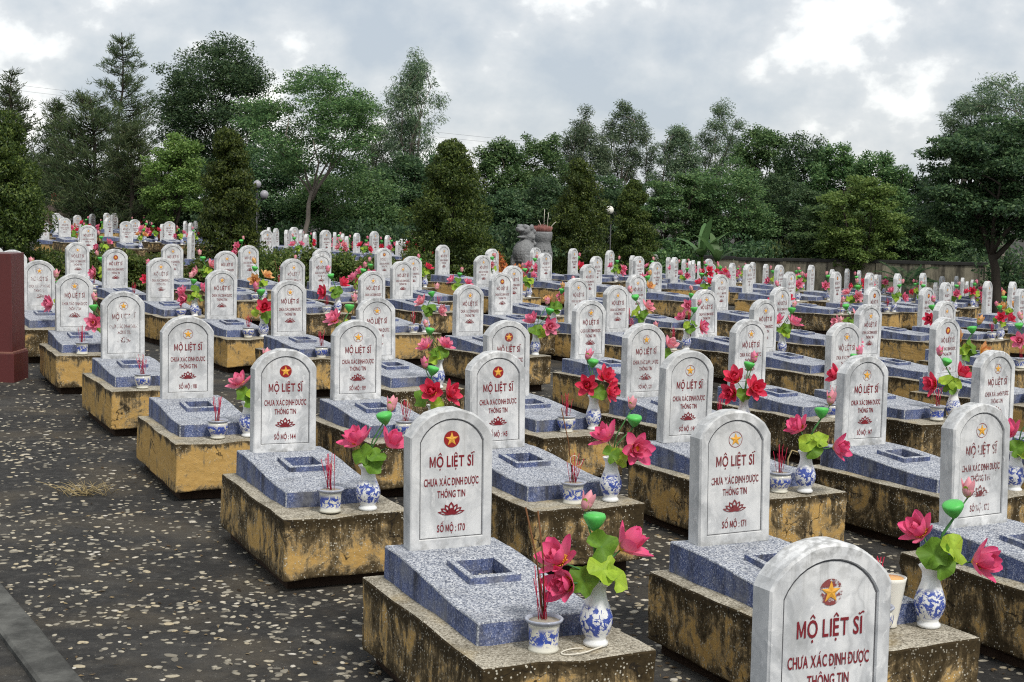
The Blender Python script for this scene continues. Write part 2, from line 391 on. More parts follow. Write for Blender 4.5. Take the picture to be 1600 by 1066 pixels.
# ---------------------------------------------------------------- mesh helpers
class MB:
    def __init__(s): s.v = []; s.f = []; s.mi = []; s.sm = []
    def add(s, vs, fs, mi=0, smooth=False):
        o = len(s.v); s.v += [tuple(p) for p in vs]
        for f in fs: s.f.append([i + o for i in f]); s.mi.append(mi); s.sm.append(smooth)
        return s
    def box(s, x0, x1, y0, y1, z0, z1, mi=0):
        v = [(x, y, z) for z in (z0, z1) for y in (y0, y1) for x in (x0, x1)]
        return s.add(v, [(0, 2, 3, 1), (4, 5, 7, 6), (0, 1, 5, 4), (2, 6, 7, 3), (0, 4, 6, 2), (1, 3, 7, 5)], mi)
    def lathe(s, prof, seg=20, mi=0, smooth=True, close=True):
        vs = []; fs = []; n = len(prof)
        for (r, z) in prof:
            for j in range(seg):
                a = 2 * math.pi * j / seg; vs.append((r * math.cos(a), r * math.sin(a), z))
        for i in range(n - 1):
            for j in range(seg):
                k2 = (j + 1) % seg
                fs.append((i * seg + j, i * seg + k2, (i + 1) * seg + k2, (i + 1) * seg + j))
        if close:
            fs.append(tuple(range(seg - 1, -1, -1))); fs.append(tuple((n - 1) * seg + j for j in range(seg)))
        return s.add(vs, fs, mi, smooth)
    def tube(s, pts, rad, seg=6, mi=0, smooth=True):
        pts = [Vector(p) for p in pts]; n = len(pts); vs = []; fs = []
        if not hasattr(rad, '__len__'): rad = [rad] * n
        for i, p in enumerate(pts):
            t = (pts[min(i + 1, n - 1)] - pts[max(i - 1, 0)])
            t = t.normalized() if t.length > 1e-9 else Vector((0, 0, 1))
            a = t.orthogonal().normalized() if i == 0 else (pa - t * pa.dot(t)).normalized()
            pa = a; b = t.cross(a)
            for j in range(seg):
                th = 2 * math.pi * j / seg; vs.append(p + (a * math.cos(th) + b * math.sin(th)) * rad[i])
        for i in range(n - 1):
            for j in range(seg):
                k2 = (j + 1) % seg
                fs.append((i * seg + j, i * seg + k2, (i + 1) * seg + k2, (i + 1) * seg + j))
        fs.append(tuple(range(seg - 1, -1, -1))); fs.append(tuple((n - 1) * seg + j for j in range(seg)))
        return s.add(vs, fs, mi, smooth)
    def ball(s, c, r, seg=12, rings=8, mi=0, sc=(1, 1, 1)):
        vs = []; fs = []
        for i in range(rings + 1):
            ph = math.pi * i / rings
            for j in range(seg):
                a = 2 * math.pi * j / seg
                vs.append((c[0] + r * sc[0] * math.sin(ph) * math.cos(a), c[1] + r * sc[1] * math.sin(ph) * math.sin(a), c[2] + r * sc[2] * math.cos(ph)))
        for i in range(rings):
            for j in range(seg):
                k2 = (j + 1) % seg
                if i == 0: fs.append((j, (i + 1) * seg + j, (i + 1) * seg + k2))
                elif i == rings - 1: fs.append((i * seg + j, (i + 1) * seg + j, i * seg + k2))
                else: fs.append((i * seg + j, (i + 1) * seg + j, (i + 1) * seg + k2, i * seg + k2))
        return s.add(vs, fs, mi, True)
    def xf(s, mat):
        s.v = [tuple(mat @ Vector(p)) for p in s.v]; return s
    def join(s, o, mat=None):
        vs = o.v if mat is None else [tuple(mat @ Vector(p)) for p in o.v]
        off = len(s.v); s.v += vs
        s.f += [[i + off for i in f] for f in o.f]; s.mi += o.mi; s.sm += o.sm; return s
    def mesh(s, name, mats):
        me = bpy.data.meshes.new(name); me.from_pydata(s.v, [], s.f)
        for q in (mats if isinstance(mats, (list, tuple)) else [mats]): me.materials.append(M[q])
        me.polygons.foreach_set('material_index', s.mi); me.polygons.foreach_set('use_smooth', s.sm)
        me.validate(); me.update(); return me

def obj(name, me, parent=None, loc=None, rot=None, scl=None):
    o = bpy.data.objects.new(name, me); C.objects.link(o)
    if parent is not None: o.parent = parent
    if loc is not None: o.location = loc
    if rot is not None: o.rotation_euler = rot
    if scl is not None: o.scale = (scl, scl, scl) if not hasattr(scl, '__len__') else scl
    return o
def tag(o, label, cat, group=None):
    o['label'] = label; o['category'] = cat
    if group: o['group'] = group
    return o
def thing(name, label, cat, loc=(0, 0, 0), rz=0.0, group=None):
    return tag(obj(name, None, None, loc, (0, 0, rz)), label, cat, group)
def bevel_mesh(me, off=.006, seg=2, ang=35):
    bm = bmesh.new(); bm.from_mesh(me)
    es = [e for e in bm.edges if len(e.link_faces) == 2 and e.calc_face_angle(0) > R(ang)]
    bmesh.ops.bevel(bm, geom=es, offset=off, segments=seg, affect='EDGES', profile=.6, clamp_overlap=True)
    bm.to_mesh(me); bm.free(); me.update(); return me
def rough_box(name, w, y0, y1, z0, z1, mats, cuts=5, amp=.004, off=.008, seed=0, topmi=None):
    bm = bmesh.new(); bmesh.ops.create_cube(bm, size=1)
    for v_ in bm.verts: v_.co = Vector((v_.co.x * w, y0 + (v_.co.y + .5) * (y1 - y0), z0 + (v_.co.z + .5) * (z1 - z0)))
    bmesh.ops.subdivide_edges(bm, edges=bm.edges[:], cuts=cuts, use_grid_fill=True)
    for v_ in bm.verts:
        p = v_.co * 4.3 + Vector((seed * 7.7, seed * 3.1, seed * 5.9)); v_.co += Vector(mnoise.noise_vector(p)) * amp * 1.6 + Vector(mnoise.noise_vector(p * 4.1)) * amp * .6
    es = [e for e in bm.edges if len(e.link_faces) == 2 and e.calc_face_angle(0) > R(50)]
    bmesh.ops.bevel(bm, geom=es, offset=off, segments=2, affect='EDGES', profile=.5)
    me = bpy.data.meshes.new(name); bm.normal_update()
    if topmi is not None:
        for f_ in bm.faces: f_.material_index = topmi if f_.normal.z > .6 else 0
    bm.to_mesh(me); bm.free()
    for q in mats: me.materials.append(M[q])
    return me

# pixel of the photograph + distance -> a point of the place (used for trees and far things only to look up their spot)
def at(px, py, D):
    dx, dy = px - 800.0, 533.0 - py
    X = dx * math.cos(ROLL) - dy * math.sin(ROLL); Y = dx * math.sin(ROLL) + dy * math.cos(ROLL)
    d = Vector((X / FPX, math.cos(PITCH) + Y / FPX * math.sin(PITCH), -math.sin(PITCH) + Y / FPX * math.cos(PITCH)))
    d *= D / d.y
    return Vector((d.x, d.y, d.z + Z0))

# ---------------------------------------------------------------- where the graves stand: key, x, y, z of the headstone foot, facing, (photo column, photo row)
GRAVES = [
('170',-0.26,6.26,-1.462,113.1,704,637),('171',1,6.58,-1.491,115.1,1146,640),('172',2.3,7.21,-1.521,117.3,1530,630),('196',0.84,3.85,-1.466,112.9,1290,845),
('144',-1.33,8.58,-1.454,113.5,442,545),('145',-0.09,9.03,-1.485,115.5,778,548),('146',1.14,9.62,-1.515,117.7,1072,547),('147',2.34,9.79,-1.543,119.4,1350,555),
('148',3.5,10.67,-1.575,121.7,1554,548),('118',-2.37,10.73,-1.44,113.9,290,494),('119',-1.17,11.07,-1.472,115.8,556,500),('120',-0.04,11.67,-1.502,117.9,792,501),
('121',1.07,11.99,-1.53,119.6,1006,506),('122',2.1,13.12,-1.562,122.1,1170,499),('123',2.98,13.22,-1.583,123.3,1320,504),('124',4.33,14.74,-1.625,126.6,1478,496),
('c',-3.48,13.17,-1.422,114.7,191,455),('b',-4.62,15.54,-1.399,115.5,115,428),('a',-5.77,17.99,-1.369,116.6,62,407),('l',-6.88,20.31,-1.335,117.7,19,391),
('m',-7.68,21.72,-1.307,118.3,-16,382),('e',-7.12,24.16,-1.325,122.1,121,379),('f',-6.08,22.56,-1.362,121.4,179,388),('g',-4.87,20.39,-1.4,120.4,250,402),
('h',-3.55,17.95,-1.436,119.4,344,421),('p',-2.45,16.16,-1.462,119,452,439),('u',-1.29,13.98,-1.484,118.4,589,464),('i',-5.93,25.71,-1.366,125.6,269,381),
('j',-4.67,24.02,-1.41,125.1,353,392),('k',-4.79,26.78,-1.406,128.5,389,384),('o',-3.3,22.09,-1.452,124.5,457,405),('q',-3.23,24.73,-1.458,127.9,500,397),
('r',-3.52,27.15,-1.45,130.7,502,389),('s',-1.87,19.57,-1.49,123.4,581,423),('v',-1.77,23.48,-1.503,128.2,628,408),('w',-1.78,26.02,-1.507,131.4,644,400),
('x',-2.6,29.56,-1.483,135.2,599,388),('y',-1.45,30.2,-1.42,144.1,692,383),('aa',-0.59,28.15,-1.55,135.8,754,400),('bb',-0.49,33.63,-1.574,138.5,769,389),
('z',-0.52,17.26,-1.519,122.7,732,444),('cc',-0.17,21.04,-1.544,127.4,783,426),('ff',-0.01,23.86,-1.559,131,802,415),('ii',0.54,36,-1.596,146.8,838,387),
('hh',0.68,31.98,-1.598,135.6,852,396),('jj',1.4,34.9,-1.575,149.5,895,389),('kk',1.72,30.84,-1.602,145.5,932,400),('ll',2.431,37.57,-1.678,151.4,952,392),
('mm',1.34,26.47,-1.608,136.1,920,413),('nn',0.88,20.23,-1.571,127.8,902,435),('oo',0.78,15.11,-1.543,122.2,920,469),('pp',1.32,18.86,-1.576,126.8,963,445),
('tt',3.27,40.72,-1.885,157.9,988,399),('ss',3.05,36,-1.759,139.4,999,401),('qq',1.88,22.57,-1.609,131.9,995,430),('rr',2.85,29.7,-1.665,142.4,1024,410),
('R1',4.544,47.4,-2.063,158.5,1024,398),('R2',4.4,42,-1.962,164.5,1045,402),('yy',3.76,34.53,-1.714,157.3,1055,402),('R3',4.991,43.4,-2.055,163.7,1069,405),
('R4',5.344,44.8,-2.156,167.2,1078,408),('R5',5.621,46.2,-2.174,167.1,1084,407),('R6',5.973,47.6,-2.258,166.9,1092,408),('R7',6.439,48.8,-2.207,138.7,1108,404),
('R8',6.702,50.4,-2.413,95.1,1110,412),('R9',5.63,38.01,-1.949,154.9,1145,411),('R10',4.94,31.16,-1.724,147.3,1169,413),('R11',6.8,42,-2.061,156.6,1177,410),
('R12',7.399,43.4,-2.158,158.8,1197,413),('xx',3.43,24.5,-1.662,136.3,1126,429),('ww',2.44,18.73,-1.605,128.2,1103,452),('R13',2.86,16.85,-1.605,126.7,1193,468),
('R14',5.876,32.74,-1.789,149,1218,414),('R15',5.2,27.88,-1.729,143,1233,424),('R16',6.92,34.42,-1.837,155.6,1268,414),('R17',9.05,42,-2.217,156.1,1301,421),
('R18',6.35,29.08,-1.768,146.1,1307,425),('R19',10.11,44.8,-2.297,156.3,1324,420),('R20',10.79,46.2,-2.398,159.8,1342,423),('R21',7.16,29.75,-1.796,148.1,1358,426),
('R22',10.31,42,-2.338,160.2,1369,429),('R23',10.75,43.4,-2.413,160.1,1374,430),('R24',5.39,22.18,-1.703,136,1363,448),('R25',4,16.63,-1.631,128,1356,476),
('R27',3.73,20.63,-1.65,132,1220,448),('R28',8.022,30.88,-1.845,152,1402,427),('R29',9.44,34.06,-1.956,149.9,1443,427),('R30',6.43,22.98,-1.735,138.3,1448,449),
('R31',12.01,42,-2.527,155.8,1463,441),('R32',12.59,43.4,-2.416,150,1472,432),('R33',7.52,25.71,-1.781,143.1,1478,442),('R34',13.42,44.8,-2.453,157.3,1495,431),
('R35',13.74,46.2,-2.692,157.4,1489,440),('R36',14.46,47.6,-2.626,157.1,1504,434),('R37',15.04,49,-2.799,156.9,1511,440),('R38',15.64,50.4,-2.8,154.1,1519,437),
('R39',8.84,27.54,-1.828,147.2,1544,440),('R40',9.47,28.05,-1.849,148.7,1582,440),('R41',8.35,24.33,-1.793,142.5,1595,451),('R42',5.41,18.47,-1.678,131.8,1478,470),
('L1',-15.59,49.21,-1.409,154.2,70,346),('L2',-16.66,54,-1.173,155.4,88,333),('L3',-15.94,52,-1.239,109.3,93,337),('L4',-14.08,46.44,-1.24,119.6,101,341),
('L5',-9.5,33.04,-1.21,118.7,137,352),('L6',-12.83,46.92,-1.208,165.5,170,340),('L7',-15.39,56,-1.158,165.7,167,333),('L8',-15.48,57.4,-1.166,157.6,179,333),
('L9',-10.99,42,-1.243,117.4,197,346),('L10',-16.79,57,-1.263,154,121,336),('L11',-16.62,58.4,-1.218,166.9,144,334),('L12',-12.8,50,-1.295,135.1,210,343),
('L13',-14.64,58.7,-1.409,177.9,225,343),('L14',-15.57,63.35,-1.468,161.1,234,343),('L15',-11.48,49.4,-1.333,115.8,265,346),('L16',-12.33,52,-1.461,177.1,254,350),
('L17',-12.2,55,-1.383,181.6,290,345),('L18',-11.57,53,-1.413,178.5,298,348),('L19',-12.25,57,-1.404,181.4,305,345),('L20',-7.19,32.98,-1.304,180.9,298,362),
('M1',-4.83,38,-1.313,148.2,509,360),('M2',-6.45,38.65,-1.343,136.2,417,359),('M3',-6.934,46.7,-1.394,150.2,460,355),('M4',-6.75,44,-1.442,178.2,448,360),
('M5',-6.891,48.1,-1.49,178,471,359),('M6',-6.356,45.4,-1.578,177.4,479,366),('M7',-6.849,50.9,-1.624,179.6,492,363),('M8',-5.655,46.7,-1.527,180.9,523,363),
('M9',-6.144,52.2,-1.699,180.7,530,366),('M10',-5.753,49.8,-1.63,180.6,536,365),('M11',-5.416,48.1,-1.675,179.2,542,369),('M12',-4.78,45.03,-1.512,165.7,557,364),
('M13',-3.86,40.93,-1.377,153.3,585,362),('M14',-8.403,50.8,-1.487,181.3,420,355),('M15',-7.877,49.1,-1.485,168.5,431,357),('M16',-3.92,46,-1.58,166.5,606,368),
('M17',-3.45,44,-1.702,175.4,622,377),('M18',-3.623,47.7,-1.726,178.3,627,374),('M19',-3.602,49.4,-1.773,178.2,634,374),]


SURF = (-1.41421, -0.0174491, -0.00909368, 0.000335019, -0.000542749, 0.000127424)
FOOT = 0.52                     # headstone foot above the paving
def base_surf(x, y):
    x = np.clip(x, -13, 11); y = np.clip(y, 0, 48)
    return SURF[0] + SURF[1] * x + SURF[2] * y + SURF[3] * x * x + SURF[4] * x * y + SURF[5] * y * y - .025 * np.maximum(0, y - 33)
_gx = np.array([g[1] for g in GRAVES]); _gy = np.array([g[2] for g in GRAVES]); _gz = np.array([g[3] for g in GRAVES])
_res = _gz - base_surf(_gx, _gy)
def ground_z(x, y):
    x = np.asarray(x, float); y = np.asarray(y, float)
    s2 = 2 * 1.6 ** 2
    w = np.exp(-((x[..., None] - _gx) ** 2 + (y[..., None] - _gy) ** 2) / s2)
    r = (w * _res).sum(-1) / (w.sum(-1) + .25)
    return base_surf(x, y) + r - FOOT + Z0
def gz(x, y): return float(ground_z(np.array([x]), np.array([y]))[0])

# ---------------------------------------------------------------- ground sheet out to the horizon
xs = np.concatenate([np.linspace(-900, -40, 14), np.linspace(-36, -9, 28), np.linspace(-8.6, 12, 84), np.linspace(13, 40, 28), np.linspace(46, 900, 14)])
ys = np.concatenate([[-60, -20, -6], np.linspace(-2, 24, 104), np.linspace(24.5, 70, 64), np.linspace(76, 130, 10), [180, 260, 420, 800, 1500]])
XX, YY = np.meshgrid(xs, ys)
ZZ = ground_z(XX, YY)
drop = np.clip((YY - 60) / 60, 0, 1) * .0
# a little unevenness underfoot
for i in range(XX.shape[0]):
    for j in range(XX.shape[1]):
        if YY[i, j] < 24 and abs(XX[i, j]) < 13:
            ZZ[i, j] += .012 * mnoise.noise(Vector((XX[i, j] * 1.1, YY[i, j] * 1.1, 3.3)))
nx, ny = len(xs), len(ys)
gm = MB(); gm.v = list(zip(XX.ravel().tolist(), YY.ravel().tolist(), ZZ.ravel().tolist()))
gm.f = [[i * nx + j, i * nx + j + 1, (i + 1) * nx + j + 1, (i + 1) * nx + j] for i in range(ny - 1) for j in range(nx - 1)]
gm.mi = [0] * len(gm.f); gm.sm = [True] * len(gm.f)
ground = obj('ground', gm.mesh('ground', 'paving_dark')); ground['kind'] = 'structure'

# ---------------------------------------------------------------- pebbles set in the paving
def in_grave(x, y, pad=.0):
    dx, dy = x - _gx, y - _gy
    c_, s_ = _gcos, _gsin
    v_ = -(dx * c_ + dy * s_); u_ = dx * s_ - dy * c_
    return bool(np.any((np.abs(u_) < .31 + pad) & (v_ > -.12 - pad) & (v_ < 1.22 + pad)))
_ga = np.radians(np.array([g[4] for g in GRAVES])); _gcos, _gsin = np.cos(_ga), np.sin(_ga)
def pebble_template(seed, seg=8):
    rr = random.Random(seed); mb = MB(); vs = []; fs = []
    rad = [1 + .22 * rr.uniform(-1, 1) for _ in range(seg)]
    for zi, sc_ in ((-.30, .9), (.18, 1.0), (.42, .62)):
        for j in range(seg):
            a = 2 * math.pi * j / seg; vs.append((math.cos(a) * rad[j] * sc_, math.sin(a) * rad[j] * sc_ * .66, zi))
    for i in range(2):
        for j in range(seg):
            k2 = (j + 1) % seg; fs.append((i * seg + j, i * seg + k2, (i + 1) * seg + k2, (i + 1) * seg + j))
    fs.append(tuple(2 * seg + j for j in range(seg)))
    return mb.add(vs, fs, 0, True)
PT = [pebble_template(i) for i in range(6)]
PM = [p.mesh('pebble', 'pebble_stone') for p in PT]
spots = []
prg = random.Random(5)
for _ in range(34000):
    y = 4.2 * (19.0 / 4.2) ** prg.random()
    x = prg.uniform(-.37, .37) * y
    dens = min(1.0, (y / 9.0) ** 1.0)
    if y < 9 and prg.random() > dens: continue
    if prg.random() > .40 + .50 * mnoise.noise(Vector((x * .9, y * .9, 9.1))) + .35 * mnoise.noise(Vector((x * 4.1, y * 4.1, 2.2))): continue
    if x < -1.72 - (y - 5.82) * .576 - .06: continue
    if in_grave(x, y, -.02): continue
    spots.append((x, y, prg.uniform(.010, .024) * (1.35 if prg.random() < .10 else 1), prg.uniform(0, 6.3), prg.randrange(6)))
pz = ground_z(np.array([s[0] for s in spots]), np.array([s[1] for s in spots]))
order = sorted(range(len(spots)), key=lambda i: -spots[i][2] / spots[i][1] + (9 if abs(spots[i][0]) > .35 * spots[i][1] else 0))
rest = MB()
for n_, i in enumerate(order):
    x, y, s_, a, k_ = spots[i]; z_ = pz[i] + .012 * mnoise.noise(Vector((x * 1.1, y * 1.1, 3.3)))
    if n_ < 300:
        o = obj('pebble', PM[k_], ground, (x, y, z_ + .0005), (prg.uniform(-.05, .05), prg.uniform(-.05, .05), a), (s_, s_, s_ * .32))
    else:
        rest.join(PT[k_], Matrix.Translation((x, y, z_ + .0005)) @ Matrix.Rotation(a, 4, 'Z') @ Matrix.Diagonal((s_, s_, s_ * .32, 1)))
lit = MB(); lrg = random.Random(31)
for _ in range(9000):
    y = 4.4 * (18.0 / 4.4) ** lrg.random(); x = lrg.uniform(-.37, .37) * y
    if x < -1.72 - (y - 5.82) * .576 - .02: continue
    nz_ = mnoise.noise(Vector((x * .7, y * .7, 4.4))); edge_ = in_grave(x, y, .16)
    if lrg.random() > (.95 if edge_ else .16 + .9 * max(0, nz_)): continue
    if in_grave(x, y, -.03): continue
    a = lrg.uniform(0, 6.3); s_ = lrg.uniform(.006, .022); z_ = gz(x, y) + .012 * mnoise.noise(Vector((x * 1.1, y * 1.1, 3.3))) + .004
    c_, n_ = math.cos(a) * s_, math.sin(a) * s_; w_ = lrg.uniform(.15, .5)
    lit.add([(x - c_, y - n_, z_), (x + n_ * w_, y - c_ * w_, z_ + s_ * lrg.uniform(.0, .35)), (x + c_, y + n_, z_ + s_ * lrg.uniform(0, .3)), (x - n_ * w_, y + c_ * w_, z_)], [(0, 1, 2, 3)])
o = obj('leaf_litter', lit.mesh('leaf_litter', 'litter'), ground); o['kind'] = 'stuff'
o = obj('pebbles', rest.mesh('pebbles', 'pebble_stone'), ground); o['kind'] = 'stuff'

# ---------------------------------------------------------------- kerb at lower left
mb = MB()
kp = []
for t in np.linspace(-1.6, 2.6, 15):
    p = Vector((-1.72 - .8 * t, 5.82 + 1.39 * t, 0)); kp.append(p)
nrm = Vector((-1.39, -.8, 0)).normalized()
rr = random.Random(2)
vs = []
for p in kp:
    j = rr.uniform(-.006, .006)
    g0 = gz(p.x, p.y)
    for (off, zz) in ((0 + j, g0 - .1), (0 + j, g0 + .026), (.012, g0 + .034), (.155, g0 + .034 + j * .4), (.167, g0 + .024), (.17, g0 - .45)):
        q = p + nrm * off; vs.append((q.x, q.y, zz))
fs = [(i * 6 + a, (i + 1) * 6 + a, (i + 1) * 6 + a + 1, i * 6 + a + 1) for i in range(len(kp) - 1) for a in range(5)]
mb.add(vs, fs)
kerb = obj('kerb', mb.mesh('kerb', 'kerb_concrete')); kerb['kind'] = 'structure'

# ---------------------------------------------------------------- maroon pillar at the left edge
px_, py_ = -5.03, 15.0
g0 = gz(px_ - .5, py_)
t = thing('stone_pillar', 'maroon granite pillar cut by the left edge of the photo, in front of graves', 'pillar', (px_ - .63, py_ + .25, g0))
obj('shaft', bevel_mesh(MB().box(-.5, .55, -.2, .2, .30, 1.31).mesh('shaft', 'maroon_granite'), .006), t)
obj('band', bevel_mesh(MB().box(-.52, .565, -.215, .215, .285, .305).mesh('band', 'maroon_band'), .004), t)
obj('base', bevel_mesh(MB().box(-.53, .575, -.225, .225, -.2, .285).mesh('base', 'maroon_granite'), .006), t)

# ---------------------------------------------------------------- concrete boundary wall at the back right
wp = [at(1010, 395, 56), at(1150, 402, 55), at(1300, 404, 54), at(1450, 408, 53), at(1640, 416, 52), at(1800, 424, 51)]
t = thing('boundary_wall', 'stained concrete boundary wall with dark coping behind the far right graves', 'wall', (wp[0].x, wp[0].y, gz(wp[0].x, wp[0].y)))
L0 = Vector(t.location)
for i in range(len(wp) - 1):
    a, b = wp[i], wp[i + 1]; d = b - a; d.z = 0; Lw = d.length; ang = math.atan2(d.y, d.x)
    nseg = 2
    for s_ in range(nseg):
        a2 = a.lerp(b, s_ / nseg); ln = Lw / nseg; za = min(gz(a2.x, a2.y) - 1.0, a2.z - 2.2)
        pan = MB().box(.11, ln - .11, -.06, .06, za - L0.z, a2.z - L0.z - .12)
        o = obj('panel', pan.mesh('panel', 'wall_concrete'), t, (a2.x - L0.x, a2.y - L0.y, 0), (0, 0, ang))
        obj('coping', bevel_mesh(MB().box(.0, ln - .004, -.11, .11, a2.z - L0.z - .118, a2.z - L0.z).mesh('coping', 'wall_cap'), .01), t, (a2.x - L0.x, a2.y - L0.y, 0), (0, 0, ang))
        obj('pier', MB().box(-.108, .108, -.10, .10, za - L0.z, a2.z - L0.z - .122).mesh('pier', 'wall_concrete'), t, (a2.x - L0.x, a2.y - L0.y, 0), (0, 0, ang))

# ---------------------------------------------------------------- lettering: the built-in face's capitals, with Vietnamese marks drawn on
_gl = {}
def glyph(ch):
    if ch in _gl: return _gl[ch]
    if ch == '1':
        _gl[ch] = ([(.10, 0), (.22, 0), (.22, .69), (.13, .69), (.10, .50), (.0, .55), (.0, .46), (.10, .46)], [(0, 1, 2, 3, 4, 7), (3, 5, 6, 7, 4)], .24)
        _gl[ch] = ([(.10, 0), (.22, 0), (.22, .69), (.10, .69), (.10, .66), (.0, .56), (.0, .45), (.10, .53)], [(0, 1, 2, 3), (4, 5, 6, 7)], .24)
        return _gl[ch]
    if ch == 'M':
        s_, w_, h_ = .125, .66, .69
        _gl[ch] = ([(0, 0), (s_, 0), (s_, h_), (0, h_), (w_ - s_, 0), (w_, 0), (w_, h_), (w_ - s_, h_), (s_, h_), (s_ + .001, h_ - .20), (w_ / 2 - .045, .06), (w_ / 2 + .045, .06), (w_ - s_, h_ - .20), (w_ - s_, h_), (w_ / 2, .25)],
                   [(0, 1, 2, 3), (4, 5, 6, 7), (8, 9, 10, 14), (14, 10, 11), (14, 11, 12, 13)], w_)
        return _gl[ch]
    cu = bpy.data.curves.new('glyph', 'FONT'); cu.body = ch; cu.offset = .018; cu.resolution_u = 3
    o = bpy.data.objects.new('glyph', cu); C.objects.link(o)
    dg = bpy.context.evaluated_depsgraph_get(); me = o.evaluated_get(dg).to_mesh()
    vs = [(v_.co.x, v_.co.y) for v_ in me.vertices]; fs = [list(p.vertices) for p in me.polygons]
    o.evaluated_get(dg).to_mesh_clear(); C.objects.unlink(o); bpy.data.objects.remove(o); bpy.data.curves.remove(cu)
    x0 = min(p[0] for p in vs); x1 = max(p[0] for p in vs)
    _gl[ch] = ([(p[0] - x0, p[1]) for p in vs], fs, x1 - x0); return _gl[ch]
BASE = {'Ộ': ('O', '^.'), 'Ệ': ('E', '^.'), 'Ĩ': ('I', '~'), 'Ư': ('U', ','), 'Á': ('A', "'"), 'Ị': ('I', '.'), 'Đ': ('D', '-'), 'Ợ': ('O', ',.'), 'Ô': ('O', '^'), 'Ố': ('O', "^'")}
def bar(p, q, w):
    p, q = Vector(p), Vector(q); d = (q - p).normalized(); n_ = Vector((-d.y, d.x)) * w / 2
    return [tuple(p + n_), tuple(p - n_), tuple(q - n_), tuple(q + n_)]
def text_mesh(s, cap, width, cx, y0):
    """flat text in the x-z plane facing -y, scaled to a cap height and a total width"""
    mb = []; x = 0
    for ch in s:
        if ch == ' ': x += .26; continue
        b, marks = BASE.get(ch, (ch, ''))
        vs, fs, w = glyph(b); mb.append(([(p[0] + x, p[1]) for p in vs], fs)); m_ = x + w / 2
        hi = .76
        for mk in marks:
            if mk == '^':
                mb.append((bar((m_ - .17, hi), (m_ + .02, hi + .15), .075), [(0, 1, 2, 3)])); mb.append((bar((m_ - .02, hi + .15), (m_ + .17, hi), .075), [(0, 1, 2, 3)]))
            elif mk == '.':
                mb.append(([(m_ + .07 * math.cos(a), -.15 + .07 * math.sin(a)) for a in np.linspace(0, 2 * math.pi, 9)[:8]], [tuple(range(8))]))
            elif mk == "'":
                up_ = .17 if '^' in marks else 0
                mb.append((bar((m_ + up_ * .6, hi + up_), (m_ + .15 + up_ * .6, hi + .15 + up_), .08), [(0, 1, 2, 3)]))
            elif mk == '~':
                pts = [(m_ + t_ * .2, hi + .07 + .045 * math.sin(t_ * 3.1)) for t_ in np.linspace(-1, 1, 7)]
                for i in range(6): mb.append((bar(pts[i], pts[i + 1], .07), [(0, 1, 2, 3)]))
            elif mk == ',':
                xr = x + w
                mb.append((bar((xr - .05, .60), (xr + .09, .67), .08), [(0, 1, 2, 3)])); mb.append((bar((xr + .07, .64), (xr + .07, .80), .08), [(0, 1, 2, 3)]))
            elif mk == '-':
                mb.append((bar((x - .07, .35), (x + .22, .35), .08), [(0, 1, 2, 3)]))
        x += w + (.10 if ch not in ',:' else .05)
    tot = x - .10; sx, sy = width / tot, cap / .70
    out = MB()
    for i, (vs, fs) in enumerate(mb):
        out.add([(cx - width / 2 + p[0] * sx, -(i % 7) * .00006, y0 + p[1] * sy) for p in vs], fs)
    return out
def lotus_icon(cx, cz, w, h):
    mb = MB(); k_ = 0
    def leaf(base, ang, ln, wd, hollow):
        nonlocal k_
        ax = Vector((math.sin(ang), math.cos(ang))); nn = Vector((ax.y, -ax.x)); b = Vector(base)
        prof = [0, .62, .98, 1.0, .7, 0]; n = len(prof); Lp = []; Rp = []; Li = []; Ri = []
        for i, q in enumerate(prof):
            t_ = i / (n - 1); Lp.append(b + ax * ln * t_ - nn * wd * q / 2); Rp.append(b + ax * ln * t_ + nn * wd * q / 2)
            ti = .16 + .66 * t_; Li.append(b + ax * ln * ti - nn * wd * q * .26); Ri.append(b + ax * ln * ti + nn * wd * q * .26)
        out_ = Lp + Rp[::-1][1:-1]; in_ = Li + Ri[::-1][1:-1]; m_ = len(out_)
        y = -(k_ % 9) * .00007; k_ += 1
        vs = [(p.x, y, p.y) for p in out_] + [(p.x, y, p.y) for p in in_]
        mb.add(vs, [(i, (i + 1) % m_, m_ + (i + 1) % m_, m_ + i) for i in range(m_)])
        if not hollow: mb.add([(p.x, y - .00003, p.y) for p in in_], [tuple(range(m_))])
    for a, ln, wd, hb in ((0, 1.0, .42, True), (.5, .92, .36, True), (-.5, .92, .36, True), (.95, .92, .34, True), (-.95, .92, .34, True), (1.3, 1.0, .26, True), (-1.3, 1.0, .26, True), (.0, .55, .20, False), (.30, .50, .20, True), (-.30, .50, .20, True), (.8, .46, .20, False), (-.8, .46, .20, False)):
        leaf((0, 0), a, ln, wd, hb)
    s_ = w / 2
    mb.v = [(cx + p[0] * s_, p[1], cz - h / 2 + p[2] * h) for p in mb.v]
    return mb

